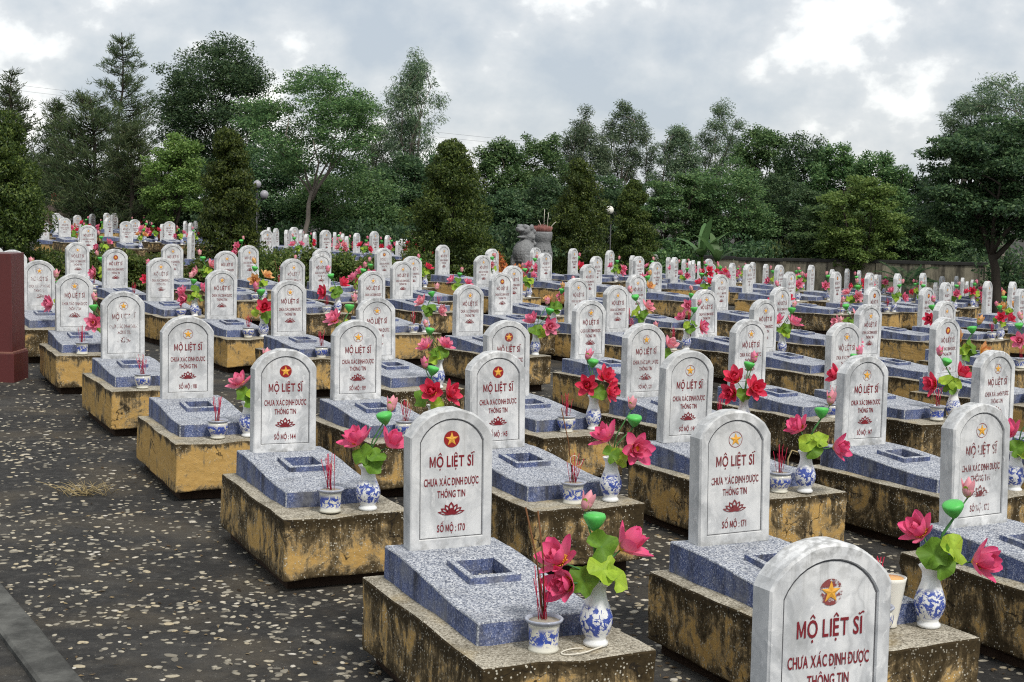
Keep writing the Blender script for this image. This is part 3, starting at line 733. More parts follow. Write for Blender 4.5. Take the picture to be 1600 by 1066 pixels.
# ---------------------------------------------------------------- one grave: foundation, plinth, slab with basin, headstone with emblem and writing
HW, HT, SH, ST = .187, .043, .485, .60       # headstone half width, half thickness, shoulder, top
def arch(hw, z0, zs, zt, n=15):
    sag = zt - zs; r = (hw * hw + sag * sag) / (2 * sag); cz = zt - r; a0 = math.atan2(zs - cz, hw)
    pts = [(-hw, z0)]
    for i in range(n):
        a = math.pi - a0 - (math.pi - 2 * a0) * i / (n - 1); pts.append((r * math.cos(a), cz + r * math.sin(a)))
    pts.append((hw, z0)); return pts
def headstone_mesh(seed):
    rr = random.Random(seed); mb = MB()
    c_ = .007
    A = arch(HW, 0, SH, ST); B = arch(HW - c_, 0.0, SH - c_ * .3, ST - c_); P = arch(HW - .040, .042, SH - .022, ST - .040); Q = arch(HW - .043, .045, SH - .024, ST - .043)
    n = len(A)
    ring = lambda pts, y: [(p[0], y, p[1]) for p in pts]
    vs = ring(A, HT) + ring(A, -HT + c_) + ring(B, -HT) + ring(P, -HT) + ring(Q, -HT + .007)
    chip = lambda p: tuple(a + rr.uniform(-.0023, .0023) for a in p)
    vs = [chip(p) for p in vs[:3 * n]] + vs[3 * n:]
    fs = []
    for l_ in range(4):
        for i in range(n - 1): fs.append((l_ * n + i, l_ * n + i + 1, (l_ + 1) * n + i + 1, (l_ + 1) * n + i))
        fs.append((l_ * n + n - 1, l_ * n, (l_ + 1) * n, (l_ + 1) * n + n - 1))
    fs.append(tuple(4 * n + i for i in range(n)))       # inner panel
    fs.append(tuple(range(n - 1, -1, -1)))              # back
    mb.add(vs, fs)
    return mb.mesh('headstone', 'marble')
HS_M = [headstone_mesh(i) for i in range(9)]
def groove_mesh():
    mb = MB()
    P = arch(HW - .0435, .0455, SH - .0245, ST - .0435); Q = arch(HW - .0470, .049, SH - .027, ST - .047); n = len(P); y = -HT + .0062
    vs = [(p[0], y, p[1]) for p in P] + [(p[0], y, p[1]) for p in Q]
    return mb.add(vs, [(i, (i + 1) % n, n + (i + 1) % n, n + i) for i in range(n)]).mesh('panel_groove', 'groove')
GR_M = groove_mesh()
YF = -HT + .0058
def disc(r, cz, y, n=28, ri=0):
    mb = MB(); o_ = [(r * math.sin(2 * math.pi * i / n), y, cz + r * math.cos(2 * math.pi * i / n)) for i in range(n)]
    if not ri: return mb.add(o_, [tuple(range(n))])
    q_ = [(ri * math.sin(2 * math.pi * i / n), y, cz + ri * math.cos(2 * math.pi * i / n)) for i in range(n)]
    return mb.add(o_ + q_, [(i, (i + 1) % n, n + (i + 1) % n, n + i) for i in range(n)])
EMZ = .470
RD_M = disc(.036, EMZ, YF - .0004).mesh('roundel', 'roundel_red')
RG_M = disc(.036, EMZ, YF - .0004, ri=.0335).mesh('roundel_ring', 'roundel_red')
def star_mesh():
    mb = MB(); vs = [(0, YF - .004, EMZ)]
    for i in range(10):
        r = .031 if i % 2 == 0 else .0125; a = math.pi * i / 5; vs.append((r * math.sin(a), YF - .0010, EMZ + r * math.cos(a)))
    return mb.add(vs, [(0, 1 + i, 1 + (i + 1) % 10) for i in range(10)]).mesh('star', 'gold_paint')
ST_M = star_mesh()
def off_y(mb, y): mb.v = [(p[0], p[1] + y, p[2]) for p in mb.v]; return mb
LINES = [('MỘ LIỆT SĨ', .047, .200, 0, .352), ('CHƯA XÁC ĐỊNH ĐƯỢC', .032, .250, 0, .272), ('THÔNG TIN', .030, .128, 0, .220)]
LN_M = [off_y(text_mesh(*q), YF - .0006).mesh('inscription', 'red_paint') for q in LINES]
ins = MB()
for q in LINES: ins.join(text_mesh(*q))
IN_M = off_y(ins, YF - .0006).mesh('inscription', 'red_paint')
LO_M = off_y(lotus_icon(0, .172, .130, .056), YF - .0006).mesh('lotus_carving', 'red_paint')
_num = {}
def number_mesh(n_):
    if n_ not in _num: _num[n_] = off_y(text_mesh('SỐ MỘ : %s' % n_, .031, .128, 0, .072), YF - .0006).mesh('grave_number', 'red_paint')
    return _num[n_]

PL_Z = -.137                                            # plinth top below the headstone foot
PL_M = [rough_box('plinth', .68, -1.24, .135, PL_Z - .315, PL_Z, ['plinth_side', 'plinth_top'], 9, .0065, .010, s_, 1) for s_ in range(5)]
for me in PL_M:                                         # put the plinth's own zero at its foot so stains know their height
    me.transform(Matrix.Translation((0, 0, -(PL_Z - .315))))
FO_M = [rough_box('foundation', .58, -1.14, .09, PL_Z - .9, PL_Z - .30, ['dark_foundation'], 3, .006, .006, s_) for s_ in range(2)]
def slab_mesh(seed, LOD=0):
    rr = random.Random(seed); W = .255
    prof = []
    for i in range(17):
        v_ = -.095 + (1.075) * i / 16
        s_ = min(1, max(0, (v_ - .06) / .80)); s_ = s_ * s_ * (3 - 2 * s_)
        prof.append((v_, -.048 * s_))
    vl = sorted([p[0] for p in prof if not (.27 < p[0] < .33 or .49 < p[0] < .55)] + [.308, .512])
    prof = [(q, -.048 * (lambda s_: s_ * s_ * (3 - 2 * s_))(min(1, max(0, (q - .06) / .80)))) for q in vl]
    ul = [-W, -.17, -.086, 0, .086, .17, W]; nu = 6; vs = []
    for v_, z_ in prof:
        for j in range(nu + 1):
            u_ = ul[j]
            vs.append((u_ + rr.uniform(-.0015, .0015), -v_, z_ + rr.uniform(-.0012, .0012)))
    mb = MB(); w = nu + 1; n = len(prof)
    hole = lambda i, j: vl[i] > .30 and vl[i + 1] < .52 and j in (2, 3)
    fs = [(i * w + j, i * w + j + 1, (i + 1) * w + j + 1, (i + 1) * w + j) for i in range(n - 1) for j in range(nu) if not hole(i, j)]
    fs = [f[::-1] for f in fs]
    mb.add(vs, fs, 0)
    bz = PL_Z - .02; off = len(mb.v)
    rim = [j for j in range(w)] + [i * w + nu for i in range(1, n)] + [(n - 1) * w + j for j in range(nu - 1, -1, -1)] + [i * w for i in range(n - 2, 0, -1)]
    mb.v += [(mb.v[k_][0] * 1.012, mb.v[k_][1], bz) for k_ in rim]; m_ = len(rim)
    for i in range(m_):
        mb.f.append([rim[i], rim[(i + 1) % m_], off + (i + 1) % m_, off + i][::1]); mb.mi.append(1); mb.sm.append(False)
    z1 = -.105
    for (a, b) in (((-.086, -.308), (.086, -.308)), ((.086, -.308), (.086, -.512)), ((.086, -.512), (-.086, -.512)), ((-.086, -.512), (-.086, -.308))):
        mb.add([(a[0] * 1.02, a[1], .0), (b[0] * 1.02, b[1], .0), (b[0] * 1.02, b[1], z1), (a[0] * 1.02, a[1], z1)], [(0, 1, 2, 3)], 1)
    mb.add([(-.09, -.30, z1), (.09, -.30, z1), (.09, -.52, z1), (-.09, -.52, z1)], [(0, 1, 2, 3)], 1)
    me = mb.mesh('slab', ['slab_top', 'slab_side'])
    bm = bmesh.new(); bm.from_mesh(me); bmesh.ops.recalc_face_normals(bm, faces=bm.faces[:])
    es = [e for e in bm.edges if len(e.link_faces) == 2 and e.calc_face_angle(0) > R(40)]
    bmesh.ops.bevel(bm, geom=es, offset=.007, segments=2, affect='EDGES', profile=.5); bm.to_mesh(me); bm.free()
    return me
SL_M = [slab_mesh(i) for i in range(4)]
def basin_mesh():                                       # raised square kerb on the slab
    mb = MB(); a, b, t_ = .112, .128, .028
    for (x0, x1, y0, y1) in ((-a, a, b - t_, b), (-a, a, -b, -b + t_), (-a, -a + t_, -b + t_ + .0006, b - t_ - .0006), (a - t_, a, -b + t_ + .0006, b - t_ - .0006)):
        mb.box(x0, x1, y0, y1, -.030, .026)
    return bevel_mesh(mb.mesh('basin_frame', 'slab_side'), .003, 1)
def basin_top():
    me = basin_mesh(); me.materials.append(M['slab_top'])
    for p in me.polygons: p.material_index = 1 if p.normal.z > .7 else 0
    return me
BA_M = basin_top()
def gravel_mesh():
    rr = random.Random(3); mb = MB()
    for i in range(230):
        x, y, s_ = rr.uniform(-.078, .078), rr.uniform(-.092, .092), rr.uniform(.005, .010)
        if rr.random() < .75 + y * 3.5: mb.ball((x, y, -.060 + rr.uniform(0, .020)), s_, 5, 3, 0, (1, 1, .7))
    return mb.mesh('gravel', 'white_gravel')
GV_M = gravel_mesh()

ORD = ['zeroth', 'first', 'second', 'third', 'fourth', 'fifth', 'sixth', 'seventh', 'eighth', 'ninth', 'tenth', 'eleventh', 'twelfth', 'thirteenth', 'fourteenth', 'fifteenth', 'sixteenth', 'seventeenth', 'eighteenth', 'nineteenth', 'twentieth'] + ['twenty-' + q for q in ('first', 'second', 'third', 'fourth', 'fifth', 'sixth', 'seventh', 'eighth', 'ninth')] + ['thirtieth'] + ['thirty-' + q for q in ('first', 'second', 'third', 'fourth', 'fifth', 'sixth', 'seventh', 'eighth', 'ninth')] + ['fortieth']
# readable ones are told by their number, the others by band of distance and order from the left
REF = {}
DIG = ['zero', 'one', 'two', 'three', 'four', 'five', 'six', 'seven', 'eight', 'nine']
bands = {}
for g in GRAVES:
    k_, D = g[0], g[2]
    if k_.isdigit() and k_ != '196': REF[k_] = 'the grave marked ' + '-'.join(DIG[int(q)] for q in k_); continue
    if k_ == '196': REF[k_] = 'the nearest grave'; continue
    if k_[0] in 'LM' and k_[1:].isdigit(): b = 'behind the left hedge' if k_[0] == 'L' else 'behind the middle hedge'
    else: b = 'in the %s row back' % ORD[4 + sum(D > q for q in (15.3, 17.5, 19.5, 21.5, 23.3, 25.2, 27.3, 29.3, 31.3, 33.5, 37))]
    bands.setdefault(b, []).append((g[5], k_))
for b, L in bands.items():
    for i, (x, k_) in enumerate(sorted(L)): REF[k_] = 'the %s grave from left %s' % (ORD[i + 1], b)

FADE = {'170': .0, '144': .05, '145': .0, '146': .12, '147': .05, '171': .35, '172': .62, '196': .08, '118': .15, '119': .2, '148': .55, '120': .2, '121': .5, '122': .35, '123': .65, '124': .6, 'c': .85, 'b': .6, 'a': .8, 'p': .25, 'u': .3, 'h': .4, 'f': .1, 'g': .75, 'z': .45, 'oo': .3, 'ww': .2}
FRESH = {'170', '144', '145', 'f', 'R24', 'cc0'}           # roundels whose red is whole
WEAR = {'170': .38, '171': .15, '172': .25, '144': .28, '145': .4, '146': .1, '147': .35, '118': -.45, '119': .3, 'c': -.3, 'b': -.2, '120': .15, 'h': -.3, 'p': -.1, 'g': -.2}
grng = random.Random(21)
ROOT = {}
for gi, (k_, x, y, z_, a, gx_, gy_) in enumerate(GRAVES):
    near, mid = y < 15.5, y < 29
    far_block = k_[0] in 'LM' and len(k_) > 1 and k_[1:].isdigit()
    fade = FADE.get(k_, grng.uniform(.3, .75)); wear = WEAR.get(k_, grng.uniform(-.4, .7))
    if k_ == '196': lab = 'nearest grave, its large marble headstone cut off by the bottom edge'
    elif k_.isdigit(): lab = 'marble headstone on blue terrazzo slab, ' + REF[k_]
    else: lab = 'weathered white headstone and slab, ' + REF[k_]
    t = thing('grave', lab, 'grave', (x, y, z_ + Z0), R(a - 90) + grng.uniform(-.02, .02), 'white headstone graves in rows')
    ROOT[k_] = t
    o = obj('foundation', FO_M[gi % 2], t)
    o = obj('plinth', PL_M[gi % 5], t, (0, 0, PL_Z - .315)); o['wear'] = wear
    sl = obj('slab', SL_M[gi % 4], t)
    if mid:
        bs = obj('basin_frame', BA_M, sl, (.0, -.41, -.018), (R(3.8), 0, 0))
        o = obj('gravel', GV_M, sl, (.0, -.41, -.0145), (R(3.8), 0, 0)); o['kind'] = 'stuff'
    hs = obj('headstone', HS_M[gi % 9], t, None, (grng.uniform(-.020, .020), grng.uniform(-.012, .012), grng.uniform(-.02, .02)), (grng.uniform(.985, 1.015), 1, grng.uniform(.99, 1.012)) if not near else None)
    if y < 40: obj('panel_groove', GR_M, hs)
    rd = obj('roundel', RD_M if (k_ in FRESH or grng.random() < .12) else RG_M, hs); rd['fade'] = .0 if k_ in FRESH else (.75 if k_ == '196' else .45)
    if k_ == '196': rd.data = RD_M
    obj('star', ST_M, hs)
    for me in (LN_M if near else [IN_M]):
        o = obj('inscription', me, hs); o['fade'] = fade
    o = obj('lotus_carving', LO_M, hs); o['fade'] = min(1, fade * 1.1)
    if near and k_.isdigit():
        o = obj('grave_number', number_mesh(k_), hs); o['fade'] = fade

# ---------------------------------------------------------------- vases, lotus bouquets, incense
def petal_mesh(name, L, W, cup, mat, tip=.82, nx=4, ny=6):
    mb = MB(); vs = []
    for i in range(ny + 1):
        t_ = i / ny
        w = W * 1.72 * ((t_ * .93 + .07) ** .55) * ((1.015 - t_) ** .62)
        for j in range(nx + 1):
            s_ = j / nx * 2 - 1
            vs.append((s_ * w / 2, t_ * L, cup * L * (.55 * s_ * s_ * (w / W) + .9 * t_ * t_ - .35 * t_) + .006 * L * math.sin(9 * t_ + 3 * s_)))
    fs = [(i * (nx + 1) + j, i * (nx + 1) + j + 1, (i + 1) * (nx + 1) + j + 1, (i + 1) * (nx + 1) + j) for i in range(ny) for j in range(nx)]
    mb.add(vs, fs, 0, True); return mb
PETAL_MATS = {'pink': 'petal_pink', 'red': 'petal_red', 'rose': 'petal_rose', 'peach': 'petal_peach'}
PET_MB = [petal_mesh('petal', .092, .066, .26, ''), petal_mesh('petal', .082, .062, .40, ''), petal_mesh('petal', .060, .046, .55, '')]
PET_M = {c_: [p.mesh('petal', PETAL_MATS[c_]) for p in PET_MB] for c_ in PETAL_MATS}
def petal_xforms(seed, openness):
    rr = random.Random(seed); out = []
    for ring, (n, el, z_) in enumerate(((6, 24, .0), (6, 48, .004), (4, 68, .007))):
        for i in range(n):
            a = 2 * math.pi * (i + .5 * ring) / n + rr.uniform(-.12, .12); e_ = R((el + 5 - 34 * (openness - .5)) + rr.uniform(-7, 7))
            s_ = rr.uniform(.9, 1.08)
            out.append((ring, Matrix.Rotation(a, 4, 'Z') @ Matrix.Translation((0, .009, z_)) @ Matrix.Rotation(e_, 4, 'X') @ Matrix.Rotation(rr.uniform(-.15, .15), 4, 'Y') @ Matrix.Scale(s_, 4)))
    return out
def heart_mb():
    mb = MB(); mb.lathe([(.004, -.006), (.012, .0), (.0165, .016), (.0155, .021), (.004, .022)], 12)
    rr = random.Random(1)
    for i in range(22):
        a = 2 * math.pi * i / 22; r0 = .014; r1 = rr.uniform(.024, .030)
        mb.tube([(r0 * math.cos(a), r0 * math.sin(a), .004), (r1 * math.cos(a), r1 * math.sin(a), rr.uniform(.014, .024))], .0022, 4)
    return mb
HEART_M = heart_mb().mesh('flower_heart', 'stamen_yellow')
FLW = {}
for c_ in PETAL_MATS:
    for s_ in range(3):
        mb = MB()
        for ring, x_ in petal_xforms(s_, .3 + .25 * s_): mb.join(PET_MB[ring], x_)
        h = heart_mb(); h.mi = [1] * len(h.f); mb.join(h)
        FLW[c_, s_] = mb.mesh('lotus_flower', [PETAL_MATS[c_], 'stamen_yellow'])
def lily_leaf(seed, r=.075):
    rr = random.Random(seed); mb = MB(); n = 18; vs = [(0, 0, 0)]; fs = []
    ph = [rr.uniform(0, 6.3) for _ in range(3)]
    for q, rq in enumerate((.4, .75, 1.0)):
        for i in range(n):
            a = 2 * math.pi * i / n
            wob = 1 + .12 * math.sin(3 * a + ph[0]) + .07 * math.sin(5 * a + ph[1]) - (.45 if i == 0 else .12 if i in (1, n - 1) else 0)
            vs.append((r * rq * wob * math.cos(a), r * rq * wob * math.sin(a), r * (.24 * rq * rq * math.sin(4 * a + ph[2]) - .30 * rq * rq * math.cos(a + ph[1]) + .10 * rq)))
    for i in range(n): fs.append((0, 1 + i, 1 + (i + 1) % n))
    for q in range(2):
        for i in range(n): fs.append((1 + q * n + i, 1 + (q + 1) * n + i, 1 + (q + 1) * n + (i + 1) % n, 1 + q * n + (i + 1) % n))
    return mb.add(vs, fs, 0, True)
LEAF_M = [lily_leaf(s_).mesh('lotus_leaf', 'leaf_lime' if s_ % 2 else 'leaf_deep') for s_ in range(5)]
def pod_mesh():
    mb = MB(); seg = 20; vs = []; fs = []
    prof = [(.008, 0), (.018, .010), (.030, .028), (.0375, .044), (.0385, .052), (.035, .059), (.022, .0625), (.003, .0635)]
    for i, (r, z_) in enumerate(prof):
        for j in range(seg):
            a = 2 * math.pi * j / seg; r2 = r * (1 + (.05 if (j % 2 and 1 < i < 6) else 0)); vs.append((r2 * math.cos(a), r2 * math.sin(a), z_))
    for i in range(len(prof) - 1):
        for j in range(seg): fs.append((i * seg + j, i * seg + (j + 1) % seg, (i + 1) * seg + (j + 1) % seg, (i + 1) * seg + j))
    fs.append(tuple((len(prof) - 1) * seg + j for j in range(seg)))
    return mb.add(vs, fs, 0, True).mesh('seed_pod', 'pod_green')
POD_M = pod_mesh()
def bud_mesh(col):
    mb = MB(); rr = random.Random(4)
    mb.lathe([(.005, 0), (.019, .014), (.0245, .032), (.020, .055), (.010, .076), (.001, .090)], 12, 0)
    for i in range(5):
        p = petal_mesh('p', .078 if i % 2 else .05, .046, .2, '')
        p.mi = [0 if i % 2 else 1] * len(p.f)
        mb.join(p, Matrix.Rotation(2 * math.pi * i / 5, 4, 'Z') @ Matrix.Translation((0, .010, .004)) @ Matrix.Rotation(R(68), 4, 'X'))
    return mb.mesh('lotus_bud', [col, 'leaf_lime'])
BUD_M = {'pink': bud_mesh('petal_rose'), 'red': bud_mesh('petal_pink'), 'rose': bud_mesh('petal_rose'), 'peach': bud_mesh('petal_peach')}

def vase_mesh(r, h):
    mb = MB(); p = [(.041, 0), (.046, .004), (.046, .014), (.038, .022), (.037, .030), (.052, .055), (.0615, .088), (.0605, .112), (.050, .145), (.038, .178), (.034, .200), (.036, .222), (.047, .240), (.050, .245), (.048, .247), (.035, .232), (.030, .205), (.004, .200)]
    return mb.lathe([(a * r, b * h) for a, b in p], 26).mesh('flower_vase', 'vase_glaze')
VASE_M = [vase_mesh(1, 1), vase_mesh(.95, 1.04), vase_mesh(1.05, .95)]
def bowl_mb(): return MB().lathe([(.044, 0), (.049, .003), (.049, .010), (.043, .016), (.054, .034), (.066, .060), (.069, .080), (.064, .098), (.059, .106)], 26).mesh('bowl_body', 'bowl_glaze')
BOWL_M = bowl_mb()
RIM_M = MB().lathe([(.059, .104), (.068, .112), (.071, .119), (.067, .123), (.058, .118), (.055, .108)], 26, close=False).mesh('bowl_rim', 'bowl_rim_glaze')
ASH_M = MB().lathe([(.004, .085), (.056, .085), (.0568, .112), (.03, .116), (.004, .117)], 18).mesh('ash', 'ash_fill')
CYL_M = MB().lathe([(.048, 0), (.056, .004), (.056, .012), (.052, .018), (.055, .06), (.057, .098), (.0585, .106)], 26).mesh('bowl_body', 'bowl_glaze')

VORD = {}
def world_of(t, u, v_, z_): return t.matrix_world @ Vector((u, -v_, z_))
PRESET = {   # kind, x, toward viewer, up, facing (x, viewer, up)
 'A': [('f', -.125, .03, .070, (-.55, .45, .7)), ('f', .085, -.03, .105, (.75, .15, .65)), ('f', -.10, .06, .005, (-.6, .7, .1)), ('l', .015, .06, .055, (.1, .8, .6)), ('l', -.05, .05, .010, (-.3, .75, .6)), ('l', .06, .05, .02, (.5, .7, .5)), ('l', .01, .02, .125, (.1, .9, .45)), ('p', -.015, .0, .175), ('b', -.05, .01, .245)],
 'B': [('f', -.045, .0, .110, (-.45, .25, .85)), ('f', .095, .01, .100, (.55, .35, .75)), ('l', .035, .07, .065, (.1, .75, .65)), ('l', .02, .07, .02, (.2, .85, .4)), ('l', -.03, .05, .06, (-.4, .6, .7)), ('p', .085, -.01, .205), ('b', .105, -.02, .265)],
 'C': [('f', -.02, .0, .095, (-.55, .35, .75)), ('f', .115, .05, .060, (.35, .90, .2)), ('l', -.005, .06, .03, (-.1, .8, .5)), ('l', .04, .04, .01, (.3, .7, .5)), ('p', .115, -.02, .165), ('b', .100, -.02, .255)],
 'D': [('f', -.035, .0, .120, (-.6, .4, .7)), ('f', .145, .03, .035, (.75, .5, .2)), ('l', .0, .06, .060, (-.1, .85, .5)), ('l', .07, .04, .08, (.5, .6, .6)), ('l', .03, .06, .02, (.2, .8, .3)), ('p', .075, .0, .190), ('b', .120, -.01, .265)],
 'E': [('f', .0, .06, .095, (.05, .95, .35)), ('f', -.09, .0, .075, (-.8, .4, .4)), ('l', .07, .03, .05, (.6, .6, .5)), ('l', -.03, .05, .01, (-.3, .7, .5)), ('p', .02, -.01, .195), ('b', .06, -.01, .24)],
 'F': [('f', -.06, .04, .075, (-.4, .85, .3)), ('f', .06, .02, .13, (.35, .7, .6)), ('f', .08, .05, .04, (.7, .7, .1)), ('l', .01, .06, .03, (.0, .8, .5)), ('p', -.02, .0, .20), ('b', -.06, .0, .255)],
}
brng = random.Random(77)
def stem_mesh(items):
    mb = MB()
    for it in items:
        e_ = Vector((it[1], -it[2], it[3])); s0 = Vector((brng.uniform(-.015, .015), brng.uniform(-.015, .015), -.03)); m_ = s0.lerp(e_, .5) + Vector((-e_.x * .25, -e_.y * .25, .01))
        mb.tube([s0, m_, e_], [.0042, .0038, .003], 5)
    return mb.mesh('stems', 'stem_green')
STEM_M = {p: stem_mesh(PRESET[p]) for p in PRESET}
def bouquet(pos, rz, preset, col, label, detail, scl=1.0, flip=False):
    t = thing('lotus_bouquet', label, 'bouquet', pos, rz, 'artificial lotus bouquets in vases')
    t.scale = (scl * (-1 if flip else 1), scl, scl)
    obj('stems', STEM_M[preset], t)
    for n_, it in enumerate(PRESET[preset]):
        loc = Vector((it[1], -it[2], it[3]))
        if it[0] == 'f':
            d = Vector((it[4][0], -it[4][1], it[4][2])).normalized(); q = d.to_track_quat('Z', 'Y').to_euler(); q.rotate_axis('Z', brng.uniform(0, 6))
            c_ = col
            s_ = brng.uniform(.92, 1.08) * 1.04
            if detail:
                f_ = obj('lotus_flower', HEART_M, t, loc, q, s_)
                for ring, x_ in petal_xforms(brng.randrange(99), brng.uniform(.75, 1.0) if it[4][1] > .8 else brng.uniform(.15, .55)):
                    o = obj('petal', PET_M[c_][ring], f_); o.matrix_local = x_
            else: obj('lotus_flower', FLW[c_, brng.randrange(3)], t, loc, q, s_)
        elif it[0] == 'l':
            d = Vector((it[4][0], -it[4][1], it[4][2])).normalized(); q = d.to_track_quat('Z', 'Y').to_euler(); q.rotate_axis('Z', brng.uniform(0, 6))
            obj('lotus_leaf', LEAF_M[brng.randrange(5)], t, loc, q, brng.uniform(.58, .86))
        elif it[0] == 'p': obj('seed_pod', POD_M, t, loc, (brng.uniform(-.2, .3), brng.uniform(-.25, .25), 0))
        else: obj('lotus_bud', BUD_M[col], t, loc, (brng.uniform(-.2, .2), brng.uniform(-.15, .35), 0), brng.uniform(.85, 1.05))
    return t
def stick_set(n, L0, L1, spread, seed):
    rr = random.Random(seed); out = []
    for i in range(n):
        a = rr.uniform(0, 6.3); r0 = rr.uniform(0, .02); b = Vector((r0 * math.cos(a), r0 * math.sin(a), .10)); L = rr.uniform(L0, L1)
        d = Vector((rr.gauss(0, spread), rr.gauss(0, spread), 1)).normalized(); e_ = b + d * L
        m_ = b.lerp(e_, .5)
        out.append([b, m_, e_])
    return out
STK = {}
for s_ in range(4):
    mb = MB()
    for p in stick_set(12, .11, .19, .13, s_): mb.tube(p, .0016, 4)
    STK[s_] = mb.mesh('sticks', 'incense_red')
def coil_mesh(seed):
    rr = random.Random(seed); pts = []
    for i in range(22):
        q = i / 21; a = q * 6.5 + rr.uniform(0, .05); r = .035 * (1 - .35 * q)
        pts.append((-.01 + r * math.cos(a) + .03 * q, rr.uniform(-.002, .002) - .02 * q, .235 + r * math.sin(a)))
    pts = [(0, 0, .11), (.0, -.003, .16), (.012, -.004, .20)] + pts[2:]
    return MB().tube(pts, .0019, 5).mesh('curled_ash', 'incense_ash')
COIL = [coil_mesh(i) for i in range(3)]
def incense(pos, label, detail, seed, tall=0, coil=False):
    t = thing('incense_sticks', label, 'incense', pos, brng.uniform(0, 6.3) if not tall else R(20), 'incense sticks in bowls')
    if detail:
        for p in stick_set(13, .13, .22, .11, seed): obj('stick', MB().tube(p, .0017, 5).mesh('stick', 'incense_red'), t)
    else: obj('stick_bundle', STK[seed % 4], t)
    for i in range(tall):
        e_ = Vector((-.08 + .055 * i, .02 * i, .53 - .02 * i)); obj('stick', MB().tube([(.0, 0, .10), e_ * .55 + Vector((.01, 0, .05)), e_], .0030, 6).mesh('stick', 'incense_brown'), t)
    if coil: o = obj('curled_ash', COIL[seed % 3], t)
    return t
bpy.context.view_layer.update()
NEAR = {  # key: vase (u, v), bowl (u, v), preset, colour, tall sticks, ash coil
 '170': ((.16, 1.11), (-.05, 1.11), 'A', 'pink', 2, False), '144': ((.14, 1.14), (-.06, 1.13), 'B', 'pink', 0, True), '171': ((.25, 1.05), (-.04, 1.08), 'D', 'pink', 0, False),
 '145': ((.19, 1.12), (-.04, 1.11), 'C', 'pink', 1, True), '118': ((.19, 1.06), (-.02, 1.07), 'B', 'pink', 0, False), '119': ((.15, 1.15), (-.02, 1.05), 'E', 'red', 0, True),
 '146': ((.09, 1.16), (-.05, 1.10), 'D', 'pink', 0, False), '120': ((.20, 1.03), (-.04, 1.05), 'F', 'red', 0, False), '147': ((.26, 1.10), (.02, 1.10), 'C', 'pink', 0, False),
 'c': (None, (-.06, 1.12), None, None, 0, True), 'b': ((.17, 1.05), (-.08, 1.12), 'C', 'pink', 0, False), '172': (None, None, None, None, 0, False), '196': (None, None, None, None, 0, False),
 '121': ((.18, 1.10), (-.05, 1.10), 'F', 'red', 0, False), '122': ((.16, 1.1), (-.04, 1.1), 'E', 'red', 0, False), '123': ((.22, 1.08), (.0, 1.1), 'D', 'red', 0, True), 'h': ((.17, 1.04), (-.02, 1.06), 'E', 'red', 0, False)}
for k_, t in ROOT.items():
    g = next(q for q in GRAVES if q[0] == k_); y = g[2]; x = g[1]
    if k_ in NEAR: vase, bowl, pre, col, tall, coil = NEAR[k_]
    else:
        pre = brng.choice('ABCDEF'); q = brng.random(); col = 'pink' if q < .55 else 'red' if q < .80 else 'rose' if q < .93 else 'peach'
        vase = (brng.uniform(.12, .22), brng.uniform(1.06, 1.16)) if brng.random() < .94 else None
        bowl = (brng.uniform(-.07, .0), brng.uniform(1.06, 1.14)) if (brng.random() < .8 and y < 30) else None
        tall, coil = (1 if brng.random() < .12 else 0), brng.random() < .2
    ref = REF[k_]
    face = math.atan2(y, x) - math.pi / 2
    vi = brng.randrange(3)
    if vase:
        p = world_of(t, vase[0], vase[1], PL_Z + .001)
        tag(obj('flower_vase', VASE_M[vi], None, p, (0, 0, brng.uniform(0, 6.3)), (1, 1, 1)), 'blue and white vase on %s' % ref, 'vase', 'blue and white flower vases')
        hh = .240 * (1, 1.04, .95)[vi]
        det = y < 10
        bouquet(p + Vector((0, 0, hh)), face + brng.uniform(-.25, .25) * (0 if det else 1), pre, col, '%s lotus bouquet on %s' % ({'pink': 'deep pink', 'red': 'red pink', 'rose': 'pale pink', 'peach': 'peach orange'}[col], ref), det, 1.06 if y < 16 else brng.uniform(1.1, 1.3), (not det) and brng.random() < .5)
    if bowl:
        p = world_of(t, bowl[0], bowl[1], PL_Z + .001)
        b_ = thing('incense_bowl', 'small porcelain incense bowl on %s' % ref, 'bowl', p, brng.uniform(0, 6.3), 'porcelain incense bowls')
        obj('bowl_body', CYL_M if (k_ in ('144', '145') or brng.random() < .3) else BOWL_M, b_); obj('bowl_rim', RIM_M, b_)
        obj('ash', ASH_M, b_)
        incense(p, 'thin red incense sticks on %s' % ref, y < 9, brng.randrange(50), tall, coil)
# white cup beside the bouquet of 171, and a burnt coil lying on 170
p = world_of(ROOT['171'], .10, .99, PL_Z + .001)
t = thing('porcelain_cup', 'white porcelain cup half hidden behind the nearest headstone', 'cup', p)
obj('cup_body', MB().lathe([(.030, 0), (.034, .004), (.031, .016), (.040, .06), (.052, .13), (.060, .185), (.063, .200), (.060, .201), (.048, .14), (.004, .05)], 24).mesh('cup_body', 'globe_white'), t)
obj('cup_fill', MB().lathe([(.004, .19), (.054, .19), (.050, .197), (.004, .199)], 16).mesh('cup_fill', 'petal_peach'), t)
p = world_of(ROOT['170'], .05, 1.17, PL_Z + .006)
pts = [(.045 * math.cos(a) * (1 + .12 * a), .030 * math.sin(a), .0) for a in np.linspace(.4, 5.6, 22)] + [(.11, -.01, .002), (.16, .02, .0)]
tag(obj('incense_coil', MB().tube(pts, .0028, 6).mesh('incense_coil', 'incense_ash'), None, p, (0, 0, .6)), 'pale curl of burnt incense lying beside the frontmost full vase', 'incense coil')
